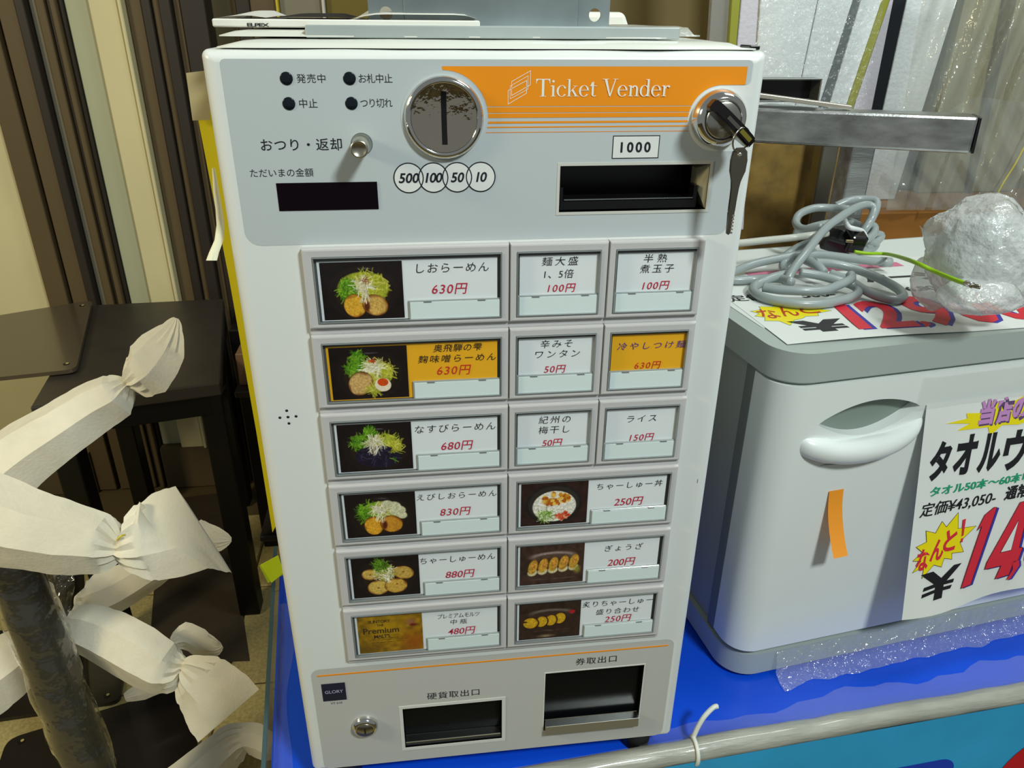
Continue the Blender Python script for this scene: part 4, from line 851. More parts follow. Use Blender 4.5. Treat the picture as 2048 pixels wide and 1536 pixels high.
FOUR = [(138, 128.5), (152, 128), (147, 186), (152, 186), (148.5, 203), (143, 203), (139.5, 219.5), (121, 222), (126, 205.5), (103.5, 206), (105, 197)]
for pts, dd, mm in ((ONE, .6, PBLUE), (FOUR, .6, PBLUE), (ONE, .9, PRED), (FOUR, .9, PRED)):
    sh_ = 3.6 if mm is PBLUE else 0
    poly('price_digit', [(a + sh_, b2 + sh_ * .35) for a, b2 in pts], dd, mm, ds, PM)
    if mm is PRED: outline('digit_line', pts, .6, 1.0, PBLK, ds, PM)
poly('digit_hole', [(139.5, 150), (136, 187), (121.5, 187.5)], 1.1, POSTER, ds, PM); outline('digit_line', [(139.5, 150), (136, 187), (121.5, 187.5)], .6, 1.2, PBLK, ds, PM)
COM = [(141, 204), (149.5, 202), (151, 209), (142, 225), (137, 226), (143, 213)]
poly('comma', [(a + 3, b2 + 1) for a, b2 in COM], 1.15, PBLUE, ds, PM); poly('comma', COM, 1.3, PRED, ds, PM)
ptx('8', 159.5, 174, 196, 90, PBLUE, .6, PM, ds, .045, .2); ptx('8', 156, 172, 192, 90, PRED, .9, PM, ds, .06, .2)
FILM = film('thin_film', haze=.10, rough=.14, bump=.35, bscale=26)
fl = root('door_film', 'clear plastic film taped over the top edge of the door poster', 'plastic film', WL(.2, -.004, .34))
rows = [[WL(.146 + .02 * i / 4 if i < 1 else .146 + .4 * i / 14, -.0056 - .0012 * abs(math.sin(i * 1.3 + j)), .372 - .036 * j / 4) for i in range(15)] for j in range(5)]
ribbon('film', rows, FILM, fl)
bf = root('base_film', 'crumpled clear plastic film along the foot of the towel warmer', 'plastic film', WL(.2, -.01, 0))
rows = []
for i in range(60):
    a = .045 + .50 * i / 59; k1 = noise.noise(V((a * 30, 1, 0))); k2_ = noise.noise(V((a * 55, 7, 0)))
    rows.append([WL(a, -.0045 - .001 * k2_, .036 + .004 * k2_), WL(a, -.0075 + .002 * k1, .022), WL(a, -.009 + .003 * k2_, .010), WL(a, -.016 + .006 * k1, .0025 + .002 * abs(k2_)), WL(a, -.026 + .010 * k1, .0010)])
ribbon('film', rows, film('crumpled_film', haze=.18, rough=.13, bump=1.0, bscale=60, gloss=2.6, bdist=.02), bf)
# poster lying on the lid
TP0 = V((.0031, .0201)); TH = math.radians(-4.3); T1 = V((math.cos(TH), math.sin(TH))); T2 = V((-math.sin(TH), math.cos(TH)))
def TM(s, t, d=0):
    q = TP0 + T1 * (s / 1000) + T2 * (t / 1000); lift = .0018 * max(0, math.sin(s / 62.0)) * max(0, 1 - t / 40); return WL(q.x, q.y, .4115 + lift + d / 1000)
tp = root('lid_poster', 'sale poster reading 12,900 lying flat on the lid of the towel warmer', 'poster', TM(100, 50))
grid_sheet('paper', TM, 0, 400, 0, 240, POSTER, tp, 32, 20)
grid_sheet('paper_edge', lambda s, t: TM(s, t * .01) - V((0, 0, .0008)), 0, 400, 0, 10, mat('paper_edge', (150, 158, 156), .6), tp, 20, 1)
tb_ = star([(6, 88), (22, 100), (46, 103), (80, 98), (92, 76), (70, 64), (50, 60), (27, 44), (8, 60), (4, 74)], .8)
poly('starburst', tb_, .2, PYEL, tp, TM); outline('starburst_line', tb_, .5, .25, PGRN, tp, TM)
for s_, a, c, dd in (('な', 11, 78, .4), ('ん', 34, 81, .4), ('と', 58, 85, .4)): ptx(s_, a, c, a + 20, -27, PBRN, dd, TM, tp, .012)
ptx('¥', 28, 38, 88, -32, PBLK, .2, TM, tp, .06)
for s_, a, b2, z_, hgt in (('1', 88, 116, 56, 70), ('2', 112, 160, 58, 78), (',', 158, 170, 24, 16), ('9', 176, 217, 60, 86), ('0', 219, 262, 60, 86), ('0', 262, 306, 60, 86), ('-', 310, 334, 62, 9)):
    ptx(s_, a + 4, z_ - 2, b2 + 4, -hgt, PBLUE, .2, TM, tp, .035, .2); ptx(s_, a, z_, b2, -hgt, PRED, .45, TM, tp, .03, .2)
ptx('定価', 0, 128, 42, -20, PBLK, .2, TM, tp, .02); ptx('500-', 84, 124, 124, -14, PBLK, .2, TM, tp, .03); ptx('16,80', 206, 124, 252, -17, PBLK, .2, TM, tp, .03)
ptx('バーシ', 186, 168, 290, -30, PBLK, .2, TM, tp, .06); poly('pink_stripe', [(60, 196), (270, 206), (270, 222), (60, 212)], .2, mat('pink_print', (214, 120, 150), .45), tp, TM)
poly('yellow_stripe', [(8, 170), (60, 190), (58, 196), (4, 182)], .2, PYEL, tp, TM)

# cable coil
CAB = mat('cable_grey', (150, 160, 160), .33, coat=.2)
Z6 = lambda X, Y, h: hit(1440 + X / 3.368, 380 + Y / 3.368, z=.4125 + h)
cc = root('cable_coil', 'grey power cable coiled in a loose heap on the lid poster', 'cable', Z6(700, 600, 0))
def cab(name, pts, r=.0050, m=CAB): return tube(name, [Z6(*p) for p in pts], r, m, cc, n=12, sub=7)
cab('cable_loop', [(445, 640, .006), (475, 560, .018), (580, 420, .036), (700, 270, .052), (800, 190, .060), (900, 125, .066), (985, 100, .066), (1035, 125, .062), (1020, 190, .052), (960, 280, .036), (890, 360, .022)])
cab('cable_loop', [(690, 250, .048), (560, 262, .040), (512, 220, .042), (540, 160, .050), (640, 122, .055), (760, 122, .056), (860, 130, .058), (900, 150, .052)])
cab('cable_loop', [(780, 108, .058), (860, 75, .064), (940, 62, .066), (1045, 72, .066), (1050, 130, .058), (1000, 230, .046), (930, 320, .030)])
cab('cable_loop', [(540, 250, .034), (520, 290, .026), (620, 250, .036), (760, 220, .042), (860, 210, .040), (940, 240, .034)])
cab('cable_run', [(-60, 372, .040), (150, 356, .040), (300, 340, .040), (480, 322, .040), (620, 305, .044), (720, 292, .044)], .0042, mat('cable_pale', (190, 192, 182), .35))
cab('cable_run', [(-40, 620, .010), (120, 540, .012), (240, 495, .016), (400, 460, .020), (560, 430, .024), (640, 425, .024)])
cab('cable_run', [(-60, 600, .005), (120, 608, .005), (250, 600, .006), (400, 596, .010), (480, 620, .014)])
cab('cable_loop', [(480, 560, .014), (350, 590, .012), (240, 640, .006), (232, 690, .005), (330, 735, .005), (500, 765, .005), (660, 768, .005), (820, 742, .005), (925, 700, .006), (910, 650, .010), (800, 610, .015), (660, 575, .018), (540, 555, .020)])
cab('cable_loop', [(290, 655, .012), (400, 672, .012), (560, 680, .013), (700, 676, .013), (800, 640, .015), (880, 600, .018), (880, 570, .020)])
cab('cable_loop', [(640, 488, .024), (760, 496, .022), (900, 528, .018), (1060, 590, .012), (1190, 660, .007), (1235, 715, .005), (1180, 738, .005), (1060, 715, .006), (950, 660, .010), (870, 610, .014), (740, 560, .018)])
cab('cable_run', [(520, 470, .022), (640, 436, .026), (800, 450, .022), (980, 474, .016), (1090, 484, .012)])
cab('cable_loop', [(430, 500, .014), (450, 440, .020), (540, 380, .028), (640, 350, .034)]); cab('cable_loop', [(440, 560, .010), (430, 500, .014), (520, 455, .022), (640, 500, .022), (700, 560, .016)], .0055)
for q in ([(990, 225, .040), (1040, 250, .034), (1030, 300, .028), (960, 350, .022)], [(1000, 290, .026), (1085, 305, .020), (1050, 350, .014), (980, 380, .010)], [(1000, 340, .018), (1050, 365, .012), (1020, 395, .006), (950, 405, .006)]): cab('cable_loop', q)
tube('cable_sheath_end', [Z6(1080, 484, .012), Z6(1150, 488, .011)], .0058, mat('cable_end', (160, 168, 168), .3), cc, n=12, sub=2)
tube('twist_tie', [Z6(840, 200, .046), Z6(870, 250, .050), Z6(960, 280, .040), Z6(985, 350, .030)], .003, mat('white_tie', (222, 228, 228), .4), cc, n=6)
pg = root('cable_plug', 'black moulded plug lying on the heap of grey cable', 'plug', Z6(800, 380, .02))
def plugbox(name, c, sx, sy, sz, rot, m, bev):
    bm = bmesh.new(); p = [V((x * sx, y * sy, z * sz)) for x, z, y in ((-1, -1, -1), (1, -1, -1), (1, 1, -1), (-1, 1, -1), (-1, -1, 1), (1, -1, 1), (1, 1, 1), (-1, 1, 1))]
    bm_hexa(bm, p, bev, 3); M_ = Matrix.Translation(c) @ Matrix.Rotation(rot[2], 4, 'Z') @ Matrix.Rotation(rot[1], 4, 'Y') @ Matrix.Rotation(rot[0], 4, 'X'); bm.transform(M_); return from_bm(name, bm, m, pg)
plugbox('plug_body', Z6(790, 345, .026), .019, .012, .011, (.5, .25, -.25), BLACK, .004); plugbox('plug_collar', Z6(905, 340, .030), .011, .013, .012, (.3, .1, -.1), BLACK, .004)
plugbox('pin', Z6(872, 345, .040), .004, .0015, .0015, (0, 0, -.3), mat('brass', (214, 196, 150), .25, 1.0), .0004)
tube('earth_wire', [Z6(905, 415, .022), Z6(1000, 428, .020), Z6(1130, 432, .020), far(1823, 522, .85), far(1870, 543, .825), far(1906, 558, .800), far(1934, 568, .787)], .0021, mat('earth_green', (150, 196, 20), .4), pg, n=8)
tube('crimp', [far(1931, 566.5, .788), far(1945, 571, .783)], .0028, CHROME, pg, n=8, sub=2)
for dy in (-7, 9): tube('fork_prong', [far(1943, 571, .784), far(1951, 572.4 + dy * .3, .781), far(1960, 574 + dy * .2, .779)], .0011, DCHROME, pg, n=6, sub=2)
# ball of crumpled bubble wrap
def bubble_mat(name, haze, col):
    m = film(name, haze=haze, rough=.25, bump=.4, bscale=130, gloss=1.6, hazecol=col, soft=True); return m
def crumple(name, c, r, m, seed, sq=(1, 1, 1), sub=5, amp=.14):
    bm = bmesh.new(); bmesh.ops.create_icosphere(bm, subdivisions=sub, radius=1)
    for v in bm.verts:
        p = v.co.copy(); n1 = noise.noise(p * 1.7 + V((seed, 0, 0))); n2 = 1 - abs(noise.noise(p * 4.5 + V((0, seed, 0)))) * 2; n3 = noise.noise(p * 12 + V((0, 0, seed)))
        k = r * (1 + amp * n1 + amp * .28 * n2 + .025 * n3); v.co = V(c) + V((p.x * sq[0], p.y * sq[1], p.z * sq[2])) * k
    return bm
bw_ = root('bubble_wrap_bundle', 'ball of crumpled translucent bubble wrap resting on the lid poster', 'bubble wrap', WL(.30, .11, .4125))
BUB = bubble_mat('bubble_wrap', .5, (232, 236, 234)); BUB2 = bubble_mat('bubble_wrap_inner', .8, (214, 222, 222))
bc = far(1956, 500, .86)
from_bm('wrap', crumple('w', bc, .047, BUB, 3.1, (1.0, 1, 1.05)), BUB, bw_, True)
from_bm('contents', crumple('w', bc + V((.002, .004, -.003)), .036, BUB2, 5.2, sub=4), BUB2, bw_, True)
from_bm('wrap_knot', crumple('w', far(1960, 592, .825), .026, BUB, 9.3, (1.5, 1, .62), 4), BUB, bw_, True)
from_bm('wrap_fold', crumple('w', far(1872, 560, .88), .024, BUB, 2.3, (.9, 1, 1.2), 4), BUB, bw_, True)
from_bm('wrap_fold', crumple('w', far(2035, 520, .87), .034, BUB, 7.7, (1, 1, 1.3), 4), BUB, bw_, True)
ribbon('loose_corner', [[far(1838, 450, .86), far(1862, 470, .85), far(1880, 462, .87)], [far(1850, 480, .86), far(1870, 492, .85), far(1895, 490, .87)], [far(1862, 525, .87), far(1880, 520, .86), far(1905, 520, .88)]], BUB, bw_)

# ================================================================== RIGHT BACKGROUND: steel stand, boards, wrapped panels
STEEL = mat('brushed_steel', (166, 168, 168), .3, .9, var=.32, vscale=5, bump=.15, bscale=60, stretch=(1, 12, 12))  # colour variation paints in the blotchy reflections of the rail
st = root('steel_stand', 'stainless steel square-tube stand with a long top rail behind the warmer', 'stand', (.75, .52, 0))
SY = .50
A = hit(1500, 258, y=SY + .085); Bp = hit(1942, 266, y=SY - .03); ax = (Bp - A).normalized(); pn = V((-ax.y, ax.x, 0)).normalized()
top1, bot1 = hit(1948, 230, y=Bp.y), hit(1935, 303, y=Bp.y); hh = (top1.z - bot1.z) / 2; zc = (top1.z + bot1.z) / 2
A0 = A + (A - Bp) * .9; A0.z = zc; B0 = V((Bp.x, Bp.y, zc))
def beam(name, p, q, w_, h_, m, parent, bev=.003, upv=V((0, 0, 1))):
    a = (q - p).normalized(); s = a.cross(upv).normalized(); u = s.cross(a).normalized()
    c = lambda base, i, j: base + s * i * w_ / 2 + u * j * h_ / 2
    return hexa(name, [c(p, 1, -1), c(q, 1, -1), c(q, 1, 1), c(p, 1, 1)], [c(p, -1, -1), c(q, -1, -1), c(q, -1, 1), c(p, -1, 1)], m, parent, bev, 2)
beam('rail', A0, B0, .045, hh * 2, STEEL, st, .004)
beam('rail_cap', B0 + ax * .0004, B0 + ax * .004, .044, hh * 2 - .001, BLACK, st, .001)
L0 = hit(1722, 300, y=SY + .04)
beam('leg', V((L0.x, SY + .05, zc - hh + .001)), V((L0.x, SY + .05, -.55)), .036, .036, STEEL, st, .003, V((0, 1, 0)))
L1 = hit(1652, 300, y=SY + .235); beam('leg', V((L1.x, SY + .235, zc + .002)), V((L1.x, SY + .235, -.55)), .030, .030, DCHROME, st, .003, V((0, 1, 0)))
Q0 = V((hit(1700, 212, y=SY + .06).x, SY + .07, zc + hh * .6)); beam('cross_rail', V((Q0.x - .03, SY + .07, zc)), V((Q0.x - .09, SY + .15, zc)), .04, hh * 1.7, STEEL, st, .003)
bt = root('square_tube', 'open-ended dark square tube lying across the steel rail', 'tube', (.6, .62, zc + hh))
ty = SY + .11; e0, e1 = hit(1505, 178, y=ty), hit(1637, 206, y=ty)
zz = zc + hh + .003
for nm, a, b_ in (('tube_wall', (e0.x - .10, ty, zz), (e1.x, ty + .03, zz + .002)), ('tube_wall', (e0.x - .10, ty, zz + .030), (e1.x, ty + .03, zz + .032)), ('tube_wall', (e1.x - .002, ty, zz + .0021), (e1.x, ty + .03, zz + .0299)), ('tube_back', (e0.x - .10, ty + .028, zz + .0021), (e1.x - .0021, ty + .03, zz + .0299))):
    box(nm, a, b_, mat('tube_grey', (140, 142, 138), .3, .8) if nm == 'tube_wall' else BLACK, bt, .0004, 1)
beam('diagonal_bar', hit(1440, 180, y=.57), hit(1700, 215, y=.535), .016, .006, mat('bar_grey', (176, 172, 160), .4, .6), st, .001)
PLY = mat('brown_plywood', (138, 110, 50), .6, var=.34, vscale=26, bump=.2, bscale=60)
o = box('plywood_board', (.40, .775, -.20), (hit(1702, 350, y=.775).x, .790, hit(1600, 285, y=.775).z), PLY, None, .001, 1); tag(o, 'upright stained brown plywood board behind the steel legs', 'board')
o = box('wooden_ledge', (hit(1655, 440, y=.80).x, .80, -.2), (2.2, .99, hit(1850, 424, y=.80).z), mat('orange_wood', (160, 106, 40), .5, var=.15, vscale=9), None, .002, 1); tag(o, 'orange-brown wooden ledge under the wrapped panels', 'ledge')
lz = hit(1850, 424, y=.80).z
# leaning panels wrapped in white foam with coloured edge bands
FOAM = mat('foam_wrap', (232, 238, 238), .5, var=.04, vscale=40, bump=.6, bscale=140); LIL = mat('lilac_foam', (208, 204, 214), .55, bump=.4, bscale=160)
OLIVE = mat('olive_band', (150, 152, 50), .5); GREYB = mat('grey_band', (98, 108, 108), .5); DARKB = mat('dark_band', (34, 37, 42), .5, spec=.2)
def px_slab(name, xt0, xt1, yt, xb0, xb1, yb, Y, th, m, parent, bev=.002):
    """upright slab between two sloping edges; seen between rows yt and yb, continued above and below"""
    tl, tr, bl, br_ = hit(xt0, yt, y=Y), hit(xt1, yt, y=Y), hit(xb0, yb, y=Y), hit(xb1, yb, y=Y)
    ext = lambda a, b_, z: a + (b_ - a) * ((z - a.z) / (b_.z - a.z))
    zt, zb = 1.05, lz + .001
    a, b_, c, d = ext(bl, tl, zb), ext(br_, tr, zb), ext(br_, tr, zt), ext(bl, tl, zt)
    k = V((0, th, 0)); return hexa(name, [a, b_, c, d], [a + k, b_ + k, c + k, d + k], m, parent, bev, 2)
pan = [  # name of look, xt0, xt1, xb0, xb1 (rows 0 and 206), depth, material, bands
    ('white panel wrapped in bubbled foam, nearest the ticket machine', 1521, 1636, 1505, 1592, .805, FOAM, []),
    ('white foam-wrapped panel left of the grey-banded one', 1637, 1707, 1593, 1641, .829, FOAM, [(1707, 1721, 1641, 1659, GREYB)]),
    ('narrow foam-wrapped panel edged with an olive band', 1722, 1765, 1660, 1695, .853, FOAM, [(1765, 1780, 1695, 1710, OLIVE)]),
    ('thin lilac-white panel beside the dark band', 1781, 1788, 1711, 1746, .877, LIL, [(1788, 1813, 1747, 1768, DARKB)]),
    ('wide white panel right of the dark band', 1814, 1915, 1769, 1850, .901, FOAM, []),
]
for lab, a, b_, c, d, Y, m, bands in pan:
    r = root('wrapped_panel', lab, 'panel', (hit((c + d) / 2, 206, y=Y).x, Y, lz), 'foam-wrapped panels standing on the wooden ledge')
    px_slab('foam_cover', a, b_, 0, c, d, 206, Y, .02, m, r)
    for (e, f, g, h_, mm) in bands: px_slab('edge_band', e, f, 0, g, h_, 206, Y - .002, .018, mm, r, .001)
r = root('wrapped_panel', 'lilac-white label panel with an olive band rising behind the machine corner', 'panel', (hit(1500, 80, y=.7).x, .7, lz), 'foam-wrapped panels standing on the wooden ledge')
px_slab('foam_cover', 1482, 1518, 0, 1474, 1512, 90, .70, .02, LIL, r); px_slab('edge_band', 1464, 1481, 0, 1458, 1473, 90, .698, .018, OLIVE, r, .001)
r0 = hit(1420, 0, y=.72); px_slab('film_edge', 1424, 1462, 0, 1418, 1457, 90, .705, .012, film('glossy_film', haze=.35, rough=.1, bump=.9, bscale=30, gloss=2, hazecol=(190, 190, 186)), r, .001)
# bubble film glinting over the panels and big clear sheeting to the right
def drape(name, f, n, k, m, parent): return ribbon(name, [[f(i / n, j / k) for i in range(n + 1)] for j in range(k + 1)], m, parent)
fm = root('bubble_film', 'clear bubbled film stretched over the front of the wrapped panels', 'plastic film', (hit(1650, 206, y=.79).x, .8, lz))
BF = film('bubble_film', haze=.04, rough=.14, bump=1.0, bscale=60, gloss=2.6, bdist=.03)
def f1(u, v):
    p = hit(1512 + 270 * u - 60 * v * (.3 + .7 * u), -60 + 300 * v, y=.80); q = noise.noise(V((u * 5, v * 3, 2))); return p + V((0, .004 * q, 0))
drape('film', f1, 40, 24, BF, fm)
ps = root('plastic_sheeting', 'large sheet of cloudy clear plastic hanging in long folds at the far right', 'plastic sheeting', (1.15, .76, lz))
PSM = film('cloudy_plastic', haze=.36, rough=.17, bump=1.0, bscale=26, gloss=1.6, bdist=.012, hazecol=(186, 192, 182))
def f2(u, v):
    xt, xb = 1858 + 500 * u, 1772 + 420 * u; x = xt + (xb - xt) * v; y = -80 + 500 * v
    s = u * 13 + v * 2.2; q = noise.noise(V((s, v * 1.1, 4))) + .5 * noise.noise(V((s * 2.3, v * 2, 8)))
    return hit(x, y, y=.765 + .030 * q)
drape('sheet', f2, 90, 40, PSM, ps)
ps2 = root('plastic_sheeting', 'second fold of cloudy plastic bunched low beside the steel leg', 'plastic sheeting', (1.0, .70, lz))
def f3(u, v):
    x = 1785 + 300 * u - 45 * v + 30 * v * u; y = 190 + 225 * v
    q = noise.noise(V((u * 9 - v * 4, v * 1.5, 14))); return hit(x, y + 90 * (1 - u) ** 2 * (1 - v) + 12 * math.sin(u * 9) * (1 - v), y=.72 + .028 * q)
drape('sheet', f3, 60, 30, film('cloudy_plastic_thin', haze=.14, rough=.18, bump=.5, bscale=26, gloss=.9, hazecol=(186, 192, 182)), ps2)
cdm = mat('yellow_cord', (226, 206, 60), .5)
tag(tube('string', [hit(2075, 240, y=.74), hit(2035, 320, y=.742), hit(2003, 372, y=.741), hit(1980, 420, y=.741)], .0016, cdm, None, n=6), 'thin yellow cord running down the cloudy plastic at the right', 'cord')
tag(px_slab('brown_batten', 2010, 2034, 0, 1962, 1978, 240, .945, .012, mat('dark_batten', (70, 60, 34), .5), None), 'dark batten seen through the plastic sheeting at the right', 'batten')
tag(px_slab('leaning_panel', 1930, 2300, 0, 1880, 2150, 206, .955, .02, mat('tan_panel', (140, 132, 96), .5), None), 'tan panel standing behind the plastic sheeting', 'panel')

# ================================================================== LEFT: black table, pedestals wrapped in foam, base plates
BT = mat('black_steel_table', (52, 46, 40), .42, var=.12, vscale=20); BFR = mat('black_frame', (9, 8, 8), .4, spec=.3)
bt = root('black_side_table', 'low black steel table standing against the shuttered wall at left', 'table', (-.6, 1.3, FLOOR_Z))
TZ = .04
c4 = [hit(60, 815, z=TZ), hit(440, 765, z=TZ), hit(447, 597, z=TZ), hit(180, 610, z=TZ)]
off = V((0, 0, -.028))
hexa('table_top', [c4[0] + off, c4[1] + off, c4[1], c4[0]], [c4[3] + off, c4[2] + off, c4[2], c4[3]], BT, bt, .003, 2)
def vleg(name, p, w_, m, parent, z1): return box(name, (p.x - w_ / 2, p.y - w_ / 2, FLOOR_Z + .0005), (p.x + w_ / 2, p.y + w_ / 2, z1), m, parent, .003, 2)
for p, dx, dy in ((c4[0], .03, .03), (c4[1], -.025, .025), (c4[2], -.03, -.03), (c4[3], .03, -.03)): vleg('leg', p + V((dx, dy, 0)), .045, BFR, bt, TZ - .0285)
for a, b_ in ((0, 1), (1, 2), (2, 3), (3, 0)):
    p, q = c4[a].copy(), c4[b_].copy(); m_ = (c4[0] + c4[2]) / 2; p = p.lerp(m_, .07); q = q.lerp(m_, .07); p.z = q.z = TZ - .05; beam('apron', p, q, .02, .042, BFR, bt, .002)
t2 = root('black_rack', 'tall black steel rack partly hidden behind the left edge of the machine', 'rack', (-.3, 1.1, FLOOR_Z))
for (x, y, Y) in ((483, 700, 1.12), (512, 700, 1.30), (548, 900, .95)):
    p = hit(x, y, y=Y); box('upright', (p.x - .022, Y, FLOOR_Z + .0005), (p.x + .022, Y + .04, .05), BFR, t2, .003, 1)
pa, pb2 = hit(455, 640, y=1.12), hit(560, 636, y=1.12); box('shelf', (pa.x + .02, 1.0, -.06), (pb2.x + .05, 1.36, -.045), BT, t2, .002, 1)
box('lower_shelf', (pa.x + .03, .97, -.42), (pb2.x + .08, 1.36, -.405), BT, t2, .002, 1)
tag(box('brown_carton', (hit(462, 690, y=1.06).x + .012, 1.03, -.0445), (hit(462, 690, y=1.06).x + .075, 1.09, .03), mat('carton', (120, 88, 60), .6), None, .002, 1), 'small brown carton on the black rack beside the machine', 'carton')
PLM = mat('black_base_plate', (30, 26, 25), .24, coat=.2); PLG = mat('bronze_plate', (92, 82, 66), .22, .35, coat=.3)
def plate(lab, corners, Z, m, th=.006, r=.02, holes=True, tilt=None):
    P = [hit(x, y, z=Z) for x, y in corners]; ctr = sum(P, V()) / 4
    g = root('base_plate', lab, 'base plate', V((ctr.x, ctr.y, Z - th)))
    bm = bmesh.new(); loop = []
    for i in range(4):
        p, a, b_ = P[i], P[i - 1], P[(i + 1) % 4]; e1 = (a - p).normalized(); e2 = (b_ - p).normalized(); p0, p1 = p + e1 * r, p + e2 * r
        for k in range(6): t = k / 5; loop.append((1 - t) ** 2 * p0 + 2 * t * (1 - t) * p + t * t * p1)
    A = [bm.verts.new(p) for p in loop]; Bv = [bm.verts.new(p - V((0, 0, th))) for p in loop]; n = len(A); f = bm.faces.new(A); bm.faces.new(Bv[::-1])
    for i in range(n): bm.faces.new((A[i], A[(i + 1) % n], Bv[(i + 1) % n], Bv[i]))
    bmesh.ops.bevel(bm, geom=list(f.edges), offset=.001, segments=2, affect='EDGES')
    from_bm('plate', bm, m, g)
    if holes:
        for i in range(4):
            p = P[i].lerp(ctr, .16); bm = bmesh.new(); bmesh.ops.create_cone(bm, cap_ends=True, segments=16, radius1=.006, radius2=.006, depth=.0006, matrix=Matrix.Translation(p + V((0, 0, .0004)))); from_bm('bolt_hole', bm, mat('hole_dark', (8, 7, 6), .4), g)
            bm = bmesh.new(); bmesh.ops.create_cone(bm, cap_ends=True, segments=16, radius1=.003, radius2=.003, depth=.0004, matrix=Matrix.Translation(p + V((.001, .002, .0009)))); from_bm('hole_glint', bm, mat('floor_seen', (190, 176, 110), .5), g)
    return g, P, ctr
plate('bronze-coloured base plate with rounded corners lying over the black side table', [(-150, 770), (152, 738), (185, 600), (-60, 640)], TZ + .012, PLG, th=.008)
gB, PB, cB = plate('black base plate in front on the floor, left of the blue table', [(-40, 1640), (405, 1590), (383, 1366), (14, 1478)], FLOOR_Z + .009, PLM, th=.008)
gA, PA, cA = plate('black base plate lying further back on the stone floor', [(-120, 1455), (240, 1402), (262, 1255), (-60, 1262)], FLOOR_Z + .009, PLM, th=.008)
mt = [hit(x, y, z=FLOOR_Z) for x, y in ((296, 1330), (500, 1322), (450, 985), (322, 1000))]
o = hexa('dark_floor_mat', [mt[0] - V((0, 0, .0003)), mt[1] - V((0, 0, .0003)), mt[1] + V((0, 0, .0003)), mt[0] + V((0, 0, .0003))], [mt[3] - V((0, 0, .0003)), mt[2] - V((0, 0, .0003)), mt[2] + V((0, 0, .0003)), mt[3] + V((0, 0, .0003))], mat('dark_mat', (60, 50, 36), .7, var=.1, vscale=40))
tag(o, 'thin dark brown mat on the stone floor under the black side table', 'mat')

PAPER = mat('white_foam_paper', (226, 221, 202), .7, bump=.22, bscale=260, var=.03, vscale=60)
SEC = [(1, .08), (.28, .92), (-.55, .80), (-1, .05), (-.6, -.8), (.6, -.75)]
def wrapped(name, stations, m, parent, seed=0, n=24, sub=6, ridge=.10):
    """foam paper wrapped round an arm: stations (px, py, half width px, distance, flatness, turn deg)"""
    C_, Wd, Fl, An = [], [], [], []
    for s in stations:
        x, y, hw, D = s[:4]; C_.append(far(x, y, D)); Wd.append(hw * D / F_PX * .96); Fl.append(s[4] if len(s) > 4 else .8); An.append(s[5] if len(s) > 5 else None)
    P = catmull(C_, sub); N = len(P); ts = np.linspace(0, len(stations) - 1, N); W_ = np.interp(ts, range(len(stations)), Wd); F_ = np.interp(ts, range(len(stations)), Fl)
    vs = []; fs = []
    angs = []
    for i, (s0) in enumerate(stations):
        if An[i] is None:
            a = stations[max(0, i - 1)]; b_ = stations[min(len(stations) - 1, i + 1)]; dx, dy = b_[0] - a[0], b_[1] - a[1]; angs.append(math.atan2(dx, -dy))
        else: angs.append(math.radians(An[i]))
    angs = np.unwrap(angs); AN = np.interp(ts, range(len(stations)), angs)
    for i in range(N):
        wv = AX * math.cos(AN[i]) + AY * math.sin(AN[i]); dv = -AZ
        hwmax = max(W_[max(0, i - 6):i + 7]); tie = max(0, 1 - W_[i] / max(hwmax, 1e-5)) if W_[i] < hwmax * .8 else 0
        for j in range(n):
            an = 2 * math.pi * j / n; kk = len(SEC)
            f_ = an / (2 * math.pi) * kk; a_, b_ = SEC[int(f_) % kk], SEC[(int(f_) + 1) % kk]; tt = f_ - int(f_); c = a_[0] * (1 - tt) + b_[0] * tt; s_ = a_[1] * (1 - tt) + b_[1] * tt
            k = 1 + .045 * noise.noise(V((i * .13 + seed, c * 1.6, s_ * 1.6))) + .05 * abs(noise.noise(V((i * .28 + seed * 3, j * .35, 3)))) + tie * .35 * math.cos(j * math.pi)
            vs.append(P[i] + wv * W_[i] * c * k + dv * W_[i] * F_[i] * s_ * k)
    for i in range(N - 1):
        for j in range(n): fs.append((i * n + j, i * n + (j + 1) % n, (i + 1) * n + (j + 1) % n, (i + 1) * n + j))
    fs += [tuple(range(n)), tuple(range((N - 1) * n, N * n))]
    o = mesh(name, vs, fs, m, parent, True); o.data.set_sharp_from_angle(angle=math.radians(24)); return o
POLE = mat('wrapped_black_pole', (20, 19, 20), .28, var=.2, vscale=14)
PFILM = film('pole_film', haze=.05, rough=.12, bump=1.0, bscale=24, gloss=1.6, bdist=.012, hazecol=(196, 190, 160))
def pole(name, p0, p1, r, m, parent): return tube(name, [p0, p0.lerp(p1, .33), p0.lerp(p1, .66), p1], r, m, parent, n=24, sub=4)
D1 = 1.28; pt = far(10, 1085, D1); rr = 38 * D1 / F_PX; pb = V((pt.x, pt.y, FLOOR_Z + .0105))
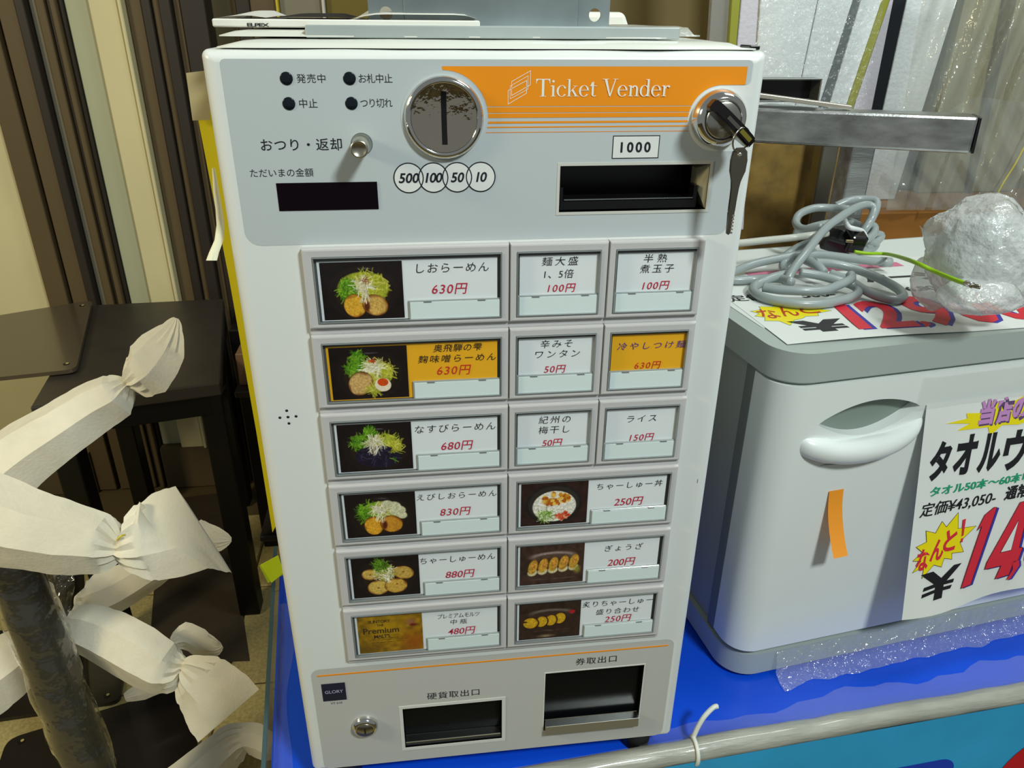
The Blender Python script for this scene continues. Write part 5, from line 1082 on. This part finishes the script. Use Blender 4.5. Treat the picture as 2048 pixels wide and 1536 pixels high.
# let the pole follow its seen line down
q_ = far(165, 1500, 1.42); pb = pt + (q_ - pt) * ((FLOOR_Z + .0105 - pt.z) / (q_.z - pt.z))
p1_ = root('table_pedestal', 'black table pedestal in clear film with two big foam-wrapped arms at left', 'table pedestal', pb)
pole('pole', pt, pb, rr, POLE, p1_)
rows = []
for i in range(40):
    c = pt.lerp(pb, i / 39); row = []
    for j in range(21):
        an = 2 * math.pi * j / 20; k = rr * (1.13 + .16 * noise.noise(V((i * .35, math.cos(an) * 2, math.sin(an) * 2)))); row.append(c + AX * k * math.cos(an) * 1.08 - AZ.cross(AX) * 0 + V((0, 1, 0)) * k * math.sin(an))
    rows.append(row)
ribbon('plastic_film', rows, PFILM, p1_)
wrapped('wrapped_arm', [(-90, 1010, 66, 1.22), (-20, 965, 64, 1.20), (60, 902, 58, 1.18), (130, 855, 52, 1.16), (195, 812, 48, 1.15), (235, 790, 44, 1.14), (256, 768, 14, 1.14, .9), (272, 760, 34, 1.135, .7, 58), (296, 738, 54, 1.13, .5, 52), (322, 700, 46, 1.13, .35, 30), (345, 655, 16, 1.13, .2, 20), (352, 636, 4, 1.13, .2, 20)], PAPER, p1_, 1.0)
wrapped('wrapped_arm', [(-90, 1030, 90, 1.10), (0, 1042, 80, 1.08), (70, 1062, 70, 1.06), (140, 1076, 66, 1.05), (205, 1086, 56, 1.04), (240, 1096, 22, 1.035, .9), (262, 1092, 48, 1.03, .6), (300, 1082, 74, 1.03, .45), (345, 1072, 88, 1.03, .28, 42), (385, 1064, 96, 1.03, .12, 52), (408, 1060, 99, 1.03, .03, 57)], PAPER, p1_, 4.0)
tube('yellow_tie', [far(234, 1080, 1.0), far(242, 1072, .995), far(250, 1070, 1.0)], .0012, cdm, p1_, n=6)
p2_ = root('table_pedestal', 'second black pedestal with a foam-wrapped arm ending in a flared twist', 'table pedestal', far(136, 1225, 1.58) * 1.0)
e0_, e1_ = far(128, 1110, 1.52), far(136, 1225, 1.58); pole('pole', e0_, e0_ + (e1_ - e0_) * ((FLOOR_Z + .02 - e0_.z) / (e1_.z - e0_.z)), .028, POLE, p2_)
wrapped('wrapped_arm', [(140, 1250, 34, 1.40), (175, 1258, 46, 1.38), (225, 1278, 52, 1.36), (280, 1308, 54, 1.34), (328, 1336, 50, 1.33), (356, 1340, 30, 1.325), (366, 1335, 14, 1.32, .9), (380, 1345, 36, 1.315, .6), (405, 1368, 58, 1.31, .40, 132), (435, 1402, 70, 1.30, .2, 136), (458, 1431, 74, 1.30, .04, 139)], PAPER, p2_, 2.0)
wrapped('paper_flap', [(345, 1286, 8, 1.36, .5), (372, 1272, 26, 1.36, .4), (400, 1285, 26, 1.36, .3), (432, 1296, 14, 1.36, .2), (444, 1290, 4, 1.36, .2)], PAPER, p2_, 3.0, sub=3)
wrapped('wrapped_arm', [(350, 1105, 30, 1.46), (300, 1140, 36, 1.48), (250, 1170, 38, 1.5), (205, 1190, 40, 1.5), (170, 1198, 28, 1.5), (158, 1186, 8, 1.5)], PAPER, p2_, 6.0)
wrapped('wrapped_arm', [(390, 1060, 18, 1.5, .4), (415, 1072, 30, 1.5, .3, 80), (440, 1078, 20, 1.5, .2, 85), (463, 1079, 3, 1.5, .2, 90)], PAPER, p2_, 7.0, sub=3)
p3_ = root('table_pedestal', 'foam-wrapped pedestal arms lying low behind the front black pole', 'table pedestal', far(30, 1320, 1.58))
wrapped('wrapped_arm', [(-90, 1400, 60, 1.62), (-20, 1355, 58, 1.6), (40, 1315, 50, 1.58), (85, 1280, 40, 1.57), (115, 1262, 26, 1.56), (142, 1258, 16, 1.56, .3)], PAPER, p3_, 8.0)
wrapped('wrapped_arm', [(360, 1590, 50, 1.62), (420, 1530, 42, 1.6), (462, 1490, 34, 1.58), (486, 1476, 26, 1.57), (510, 1478, 30, 1.56, .6), (540, 1496, 26, 1.55, .4), (556, 1505, 10, 1.55, .3)], PAPER, p3_, 9.0)
wrapped('paper_flap', [(250, 1395, 6, 1.7, .3), (285, 1382, 16, 1.7, .3), (325, 1370, 12, 1.7, .3), (345, 1362, 3, 1.7, .3)], PAPER, p3_, 10.0, sub=3)
fb2 = root('film_scrap', 'loop of loose clear film between the two black poles', 'plastic film', far(110, 1215, 1.44))
rows = [[far(66 + 10 * i + 4 * math.sin(j), 1140 + 14 * j + 6 * math.sin(i), 1.44 + .03 * math.sin(i * 1.3 + j)) for i in range(9)] for j in range(10)]
ribbon('film', rows, PFILM, fb2)
